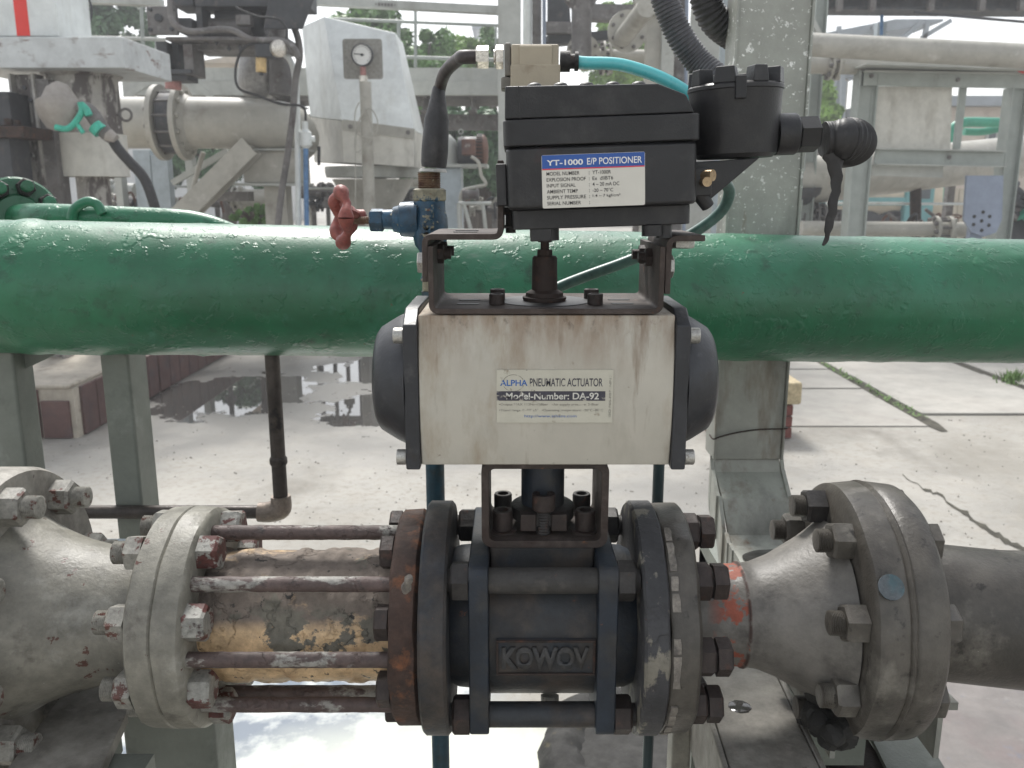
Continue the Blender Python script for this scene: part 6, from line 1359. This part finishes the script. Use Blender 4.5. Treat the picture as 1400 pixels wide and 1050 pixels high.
# blue-grey plate with holes
bh = thing('blue_grey_hole_plate', 'blue-grey rounded plate with seven dark holes at right', 'plate', at(1347, 324, 7.5))
pts_ = W3([(1322, 240), (1372, 240), (1370, 300), (1362, 318), (1345, 324), (1328, 318), (1318, 300)], 7.5); m_ = MB(); m_.prism([(p.x, p.z) for p in pts_], 'y', 7.5, 7.53); part('plate_body', m_, M['bluegrey'], bh)
kh = mpp(300, 7.49)
for (x_, y_) in ((1344, 290), (1332, 296), (1353, 296), (1342, 302), (1331, 307), (1352, 308), (1342, 315)): inst('hole', 'rod', M['black'], bh, at(x_, y_, 7.5), -Yv, 2.5*kh, .002)
m_ = MB(); m_.box(pts_[0].x+.1, pts_[1].x-.1, 7.54, 7.6, 0, 1.2); part('plate_stand', m_, M['bluegrey'], bh)
mach = thing('dark_valve_machinery', 'dark cluttered valve machinery at the right edge beyond the frame post', 'machinery', (at(1395, 320, 8.4).x, 8.4, 0))
for i in range(9):
    c = at(rnd2.uniform(1378, 1440), rnd2.uniform(245, 315), 8.4); d_ = Vector((rnd2.uniform(-1, 1), rnd2.uniform(-.6, .2), rnd2.uniform(-1, 1))).normalized(); m_ = MB()
    m_.lathe(c, d_, [(0, .05), (.02, .09), (.05, .09), (.06, .045), (.2, .045), (.21, .08), (.24, .08)], 14); part('valve_piece', m_, M[['bdark', 'bmid', 'bmid', 'bdark', 'bgreenpipe'][i % 5]], mach)
m_ = MB(); a = at(1400, 300, 8.4); m_.box(a.x-.1, a.x+.1, 8.5, 8.7, 0, 1.2); part('machine_pedestal', m_, M['bdark'], mach)
pipe_('low_flanged_pipe', 'low pale pipe with clamp flanges just above the green pipe on the right', [(1095, 312), (1340, 314)], 8.2, 10, M['bgrey2'], [(1287, 313, 18, 14)])
pipe_('flange_stack', 'row of rusty-grey flanges low behind the torn rubber strip', [(1080, 295), (1150, 303)], 8.6, 11, M['bmid'], [(1098, 297, 20, 6), (1117, 300, 22, 6), (1140, 306, 16, 4)], bolts=8)
pipe_('thin_white_line', 'thin white horizontal line passing in front of the tanker', [(1130, 278), (1335, 279)], 9.2, 1.8, M['bwhite'])
for i, (x0, y0, x1, y1) in enumerate(((1164, 262, 1162, 322), (1283, 300, 1265, 286), (1214, 292, 1226, 300))):
    m_ = MB(); m_.cyl(at(x0, y0, 8.4), at(x1, y1, 8.4), .016, 8); one('thin_strut_tube', ['thin upright tube left of the frame post low at right', 'short slanting tube above the clamp flanges', 'short slanting tube in front of the tanker wheels'][i], 'tube', m_, M['bmid'])
# tanker
tk = thing('tank_truck', 'cream and teal tank truck parked beyond the pipes at right', 'tank truck', (at(1190, 310, 16).x, 16.8, 0))
m_ = MB(); m_.lathe(at(1105, 262, 17), X, [(0, .3), (.05, .55), (2.4, .55), (2.45, .3)], 32); part('tank', m_, M['tank'], tk)
m_ = MB(); a = at(1100, 270, 16.4); b2 = at(1275, 281, 16.4); m_.box(a.x, b2.x, 16.45, 17.6, b2.z, a.z - .09); part('side_skirt', m_, M['teal_stripe'], tk)
m_ = MB(); m_.box(a.x, b2.x, 16.42, 16.44, a.z-.08, a.z); part('stripe', m_, M['teal_stripe'], tk)
for x_ in (1130, 1185, 1225):
    c = at(x_, 298, 16.5); m_ = MB(); m_.lathe((c.x, 16.5, .45), Yv, [(0, .2), (.01, .40), (.04, .45), (.22, .45), (.25, .4)], 28); w_ = part('tyre', m_, M['tyre'], tk)
    m_ = MB(); m_.lathe((c.x, 16.49, .45), -Yv, [(0, .22), (.02, .2), (.03, .08)], 18); part('rim', m_, M['bmid'], w_)
m_ = MB(); a = at(1238, 268, 16.4); m_.box(a.x, a.x+.55, 16.4, 17.8, .5, a.z+.35); part('cab', m_, M['teal_stripe'], tk, bev=.05)
m_ = MB(); m_.box(a.x+.08, a.x+.45, 16.385, 16.398, a.z-.05, a.z+.25); part('cab_window', m_, M['pane'], tk)
# buildings
def bld(name, label, x0, x1, ytop, Y, d, mt, wins=(), roof=None):
    a = at(x0, ytop, Y); b2 = at(x1, ytop, Y); t = thing(name, label, 'building', ((a.x+b2.x)/2, Y+d/2, 0))
    m1 = MB(); m1.box(a.x, b2.x, Y, Y+d, 0, a.z); part('wall', m1, mt, t)
    m1 = MB(); m1.box(a.x-.2, b2.x+.2, Y-.25, Y+d+.2, a.z+.003, a.z+.22); part('roof', m1, roof or M['roof'], t)
    for (wx0, wy0, wx1, wy1) in wins:
        p = at(wx0, wy0, Y-.03); q_ = at(wx1, wy1, Y-.03); m1 = MB(); m1.box(p.x-.06, q_.x+.06, Y-.06, Y-.002, q_.z-.06, p.z+.06); w1 = part('window', m1, M['bgrey'], t)
        m1 = MB(); m1.box(p.x, (p.x+q_.x)/2-.03, Y-.07, Y-.0602, q_.z, p.z); part('pane', m1, M['pane'], w1); m1 = MB(); m1.box((p.x+q_.x)/2+.03, q_.x, Y-.07, Y-.0602, q_.z, p.z); part('pane', m1, M['pane'], w1)
    return t
bld('cream_workshop', 'cream workshop with a small dark window behind the panel frame at right', 1236, 1480, 146, 21, 8, M['wall_cream'], [(1352, 180, 1372, 197), (1408, 178, 1440, 200), (1262, 180, 1284, 197)])
wt = thing('tiled_yard_wall', 'low cream tiled yard wall behind the far bright green pipe', 'wall', (at(1300, 300, 18).x, 18, 0))
a = at(1262, 258, 18); b2 = at(1400, 258, 18); m_ = MB(); m_.box(a.x, b2.x, 18, 18.2, 0, a.z); part('wall_core', m_, M['walltile'], wt)
nx_ = 14
for i in range(nx_):
    for j in range(5):
        w_ = (b2.x-a.x)/nx_; h_ = a.z/5; m_ = MB(); m_.box(a.x+i*w_+.012, a.x+(i+1)*w_-.012, 17.98, 17.998, j*h_+.012, (j+1)*h_-.012)
        o = part('tile', m_, M['walltile'], wt)
bld('long_pale_hall', 'long pale hall low behind the trees in the middle', 560, 1010, 205, 34, 10, M['wall_grey'], [(700, 215, 712, 228), (760, 215, 772, 228)])
bld('left_pale_hall', 'pale factory hall behind the trees at far left', -60, 330, 170, 32, 10, M['wall_grey'], [(60, 190, 80, 205), (120, 190, 140, 205)])
bld('tall_grey_tower', 'faint pale grey tower block behind the trees left of the white column', 651, 668, 40, 44, 6, M['wall_grey'])
bld('peach_building', 'pinkish cream building glimpsed left of the frame behind bright leaves', 1118, 1160, 108, 24, 6, M['wall_cream'])
# ---------- trees
def tree(label, px, py, rx, ry, Y, mt, leaves=5200, lsz=.11, dens=2.2, seed=0, trunk=True, n_cl=60):
    leaves = int(leaves*dens); lsz *= .62; r_ = random.Random(seed*17+5); k1 = mpp(py, Y); c = at(px, py, Y); RX, RZ = rx*k1, ry*k1; RY = min(RX, 2.2)
    t = thing('tree' if trunk else 'bush', label, 'tree' if trunk else 'bush', (c.x, Y, 0))
    m1 = MB(); base = Vector((c.x, Y, 0)); 
    m1.tube([base, base + Vector((.1, 0, c.z*.5)), c + Vector((0, 0, RZ*.4))], [.16, .12, .05], 10, 4)
    for i in range(6):
        a = 6.28*i/6; m1.tube([c - Zv*RZ*.5, c + Vector((math.cos(a)*RX*.6, math.sin(a)*RY*.5, RZ*r_.uniform(-.1, .6)))], [.05, .015], 6)
    part('trunk', m1, M['bark'], t)
    cl_ = []
    for i in range(n_cl):
        while True:
            v_ = Vector((r_.uniform(-1, 1), r_.uniform(-1, 1), r_.uniform(-1, 1)))
            if .25 < v_.length < 1: break
        cl_.append((Vector((v_.x*RX, v_.y*RY, v_.z*RZ)), r_.uniform(.16, .34)*min(RX, RZ)))
    vs = []; fs = []
    for i in range(leaves):
        o_, rr = cl_[r_.randrange(n_cl)]
        d_ = Vector((r_.gauss(0, 1), r_.gauss(0, 1), r_.gauss(0, 1))).normalized()*rr*r_.uniform(.5, 1)**.5
        p = c + o_ + d_; nrm = (d_.normalized() + Vector((r_.gauss(0, .6), r_.gauss(0, .6), r_.gauss(0, .6)+.4))).normalized()
        u_ = nrm.cross(Vector((r_.gauss(0, 1), r_.gauss(0, 1), r_.gauss(0, 1)))).normalized(); w_ = nrm.cross(u_); s_ = lsz*r_.uniform(.6, 1.2)
        b_ = len(vs); vs += [p - u_*s_, p + w_*s_*.42, p + u_*s_, p - w_*s_*.42]; fs.append((b_, b_+1, b_+2, b_+3))
    me = bpy.data.meshes.new('crown'); off = t.location; me.from_pydata([v - off for v in vs], [], fs); me.materials.append(M[mt])
    o = bpy.data.objects.new('crown', me); COL.objects.link(o); o.parent = t; return t
TR = [('shady tree seen behind the black handwheel at top left', 130, 40, 75, 62, 16, 'leaf3', 6500, .13),
 ('tree rising behind the white hood and walkway rail', 505, 75, 60, 60, 15, 'leaf1', 6500, .12),
 ('round bright tree above the deck left of the cable boot', 575, 95, 55, 52, 15, 'leaf1', 6500, .12),
 ('small pale round tree above the walkway between cable and beige coil', 637, 80, 30, 28, 16, 'leaf2', 3500, .11),
 ('small treetop close to the white column', 668, 78, 22, 34, 17, 'leaf1', 2600, .11),
 ('dense dark tree under the walkway behind the rusty motor', 655, 215, 62, 62, 13, 'leaf3', 7500, .11),
 ('green tree under the walkway between hood and blower', 575, 215, 50, 65, 14, 'leaf1', 6000, .11),
 ('bright tree behind the round flanges above the positioner', 880, 60, 90, 60, 17, 'leaf2', 7000, .13),
 ('light green tree right of the spattered column', 1112, 140, 34, 40, 16, 'leaf2', 4500, .12),
 ('dim tree behind the butterfly valve and diagonal brace', 300, 215, 90, 50, 15, 'leaf3', 6500, .12)]
for i, (lb_, x_, y_, rx, ry, Y, mt, n_, ls) in enumerate(TR): tree(lb_, x_, y_, rx, ry, Y, mt, n_, ls, seed=i+1)
tree('low leafy bush behind the leg of the pipe saddle', 345, 296, 30, 16, 8.3, 'leaf1', 2200, .035, seed=31, trunk=False, n_cl=30)

# ================================================================== HAZE
hz = MB(); hz.box(-62, 62, -22, 72, -1.3, 16)
hm = bpy.data.materials.new('haze_air'); hm.use_nodes = True; hn = hm.node_tree; hn.nodes.clear()
pv = hn.nodes.new('ShaderNodeVolumePrincipled'); pv.inputs['Color'].default_value = (.95, .97, 1, 1); pv.inputs['Density'].default_value = .007; pv.inputs['Anisotropy'].default_value = .2
ho = hn.nodes.new('ShaderNodeOutputMaterial'); hn.links.new(pv.outputs[0], ho.inputs['Volume'])
haze = part('haze', hz, hm); haze['kind'] = 'stuff'
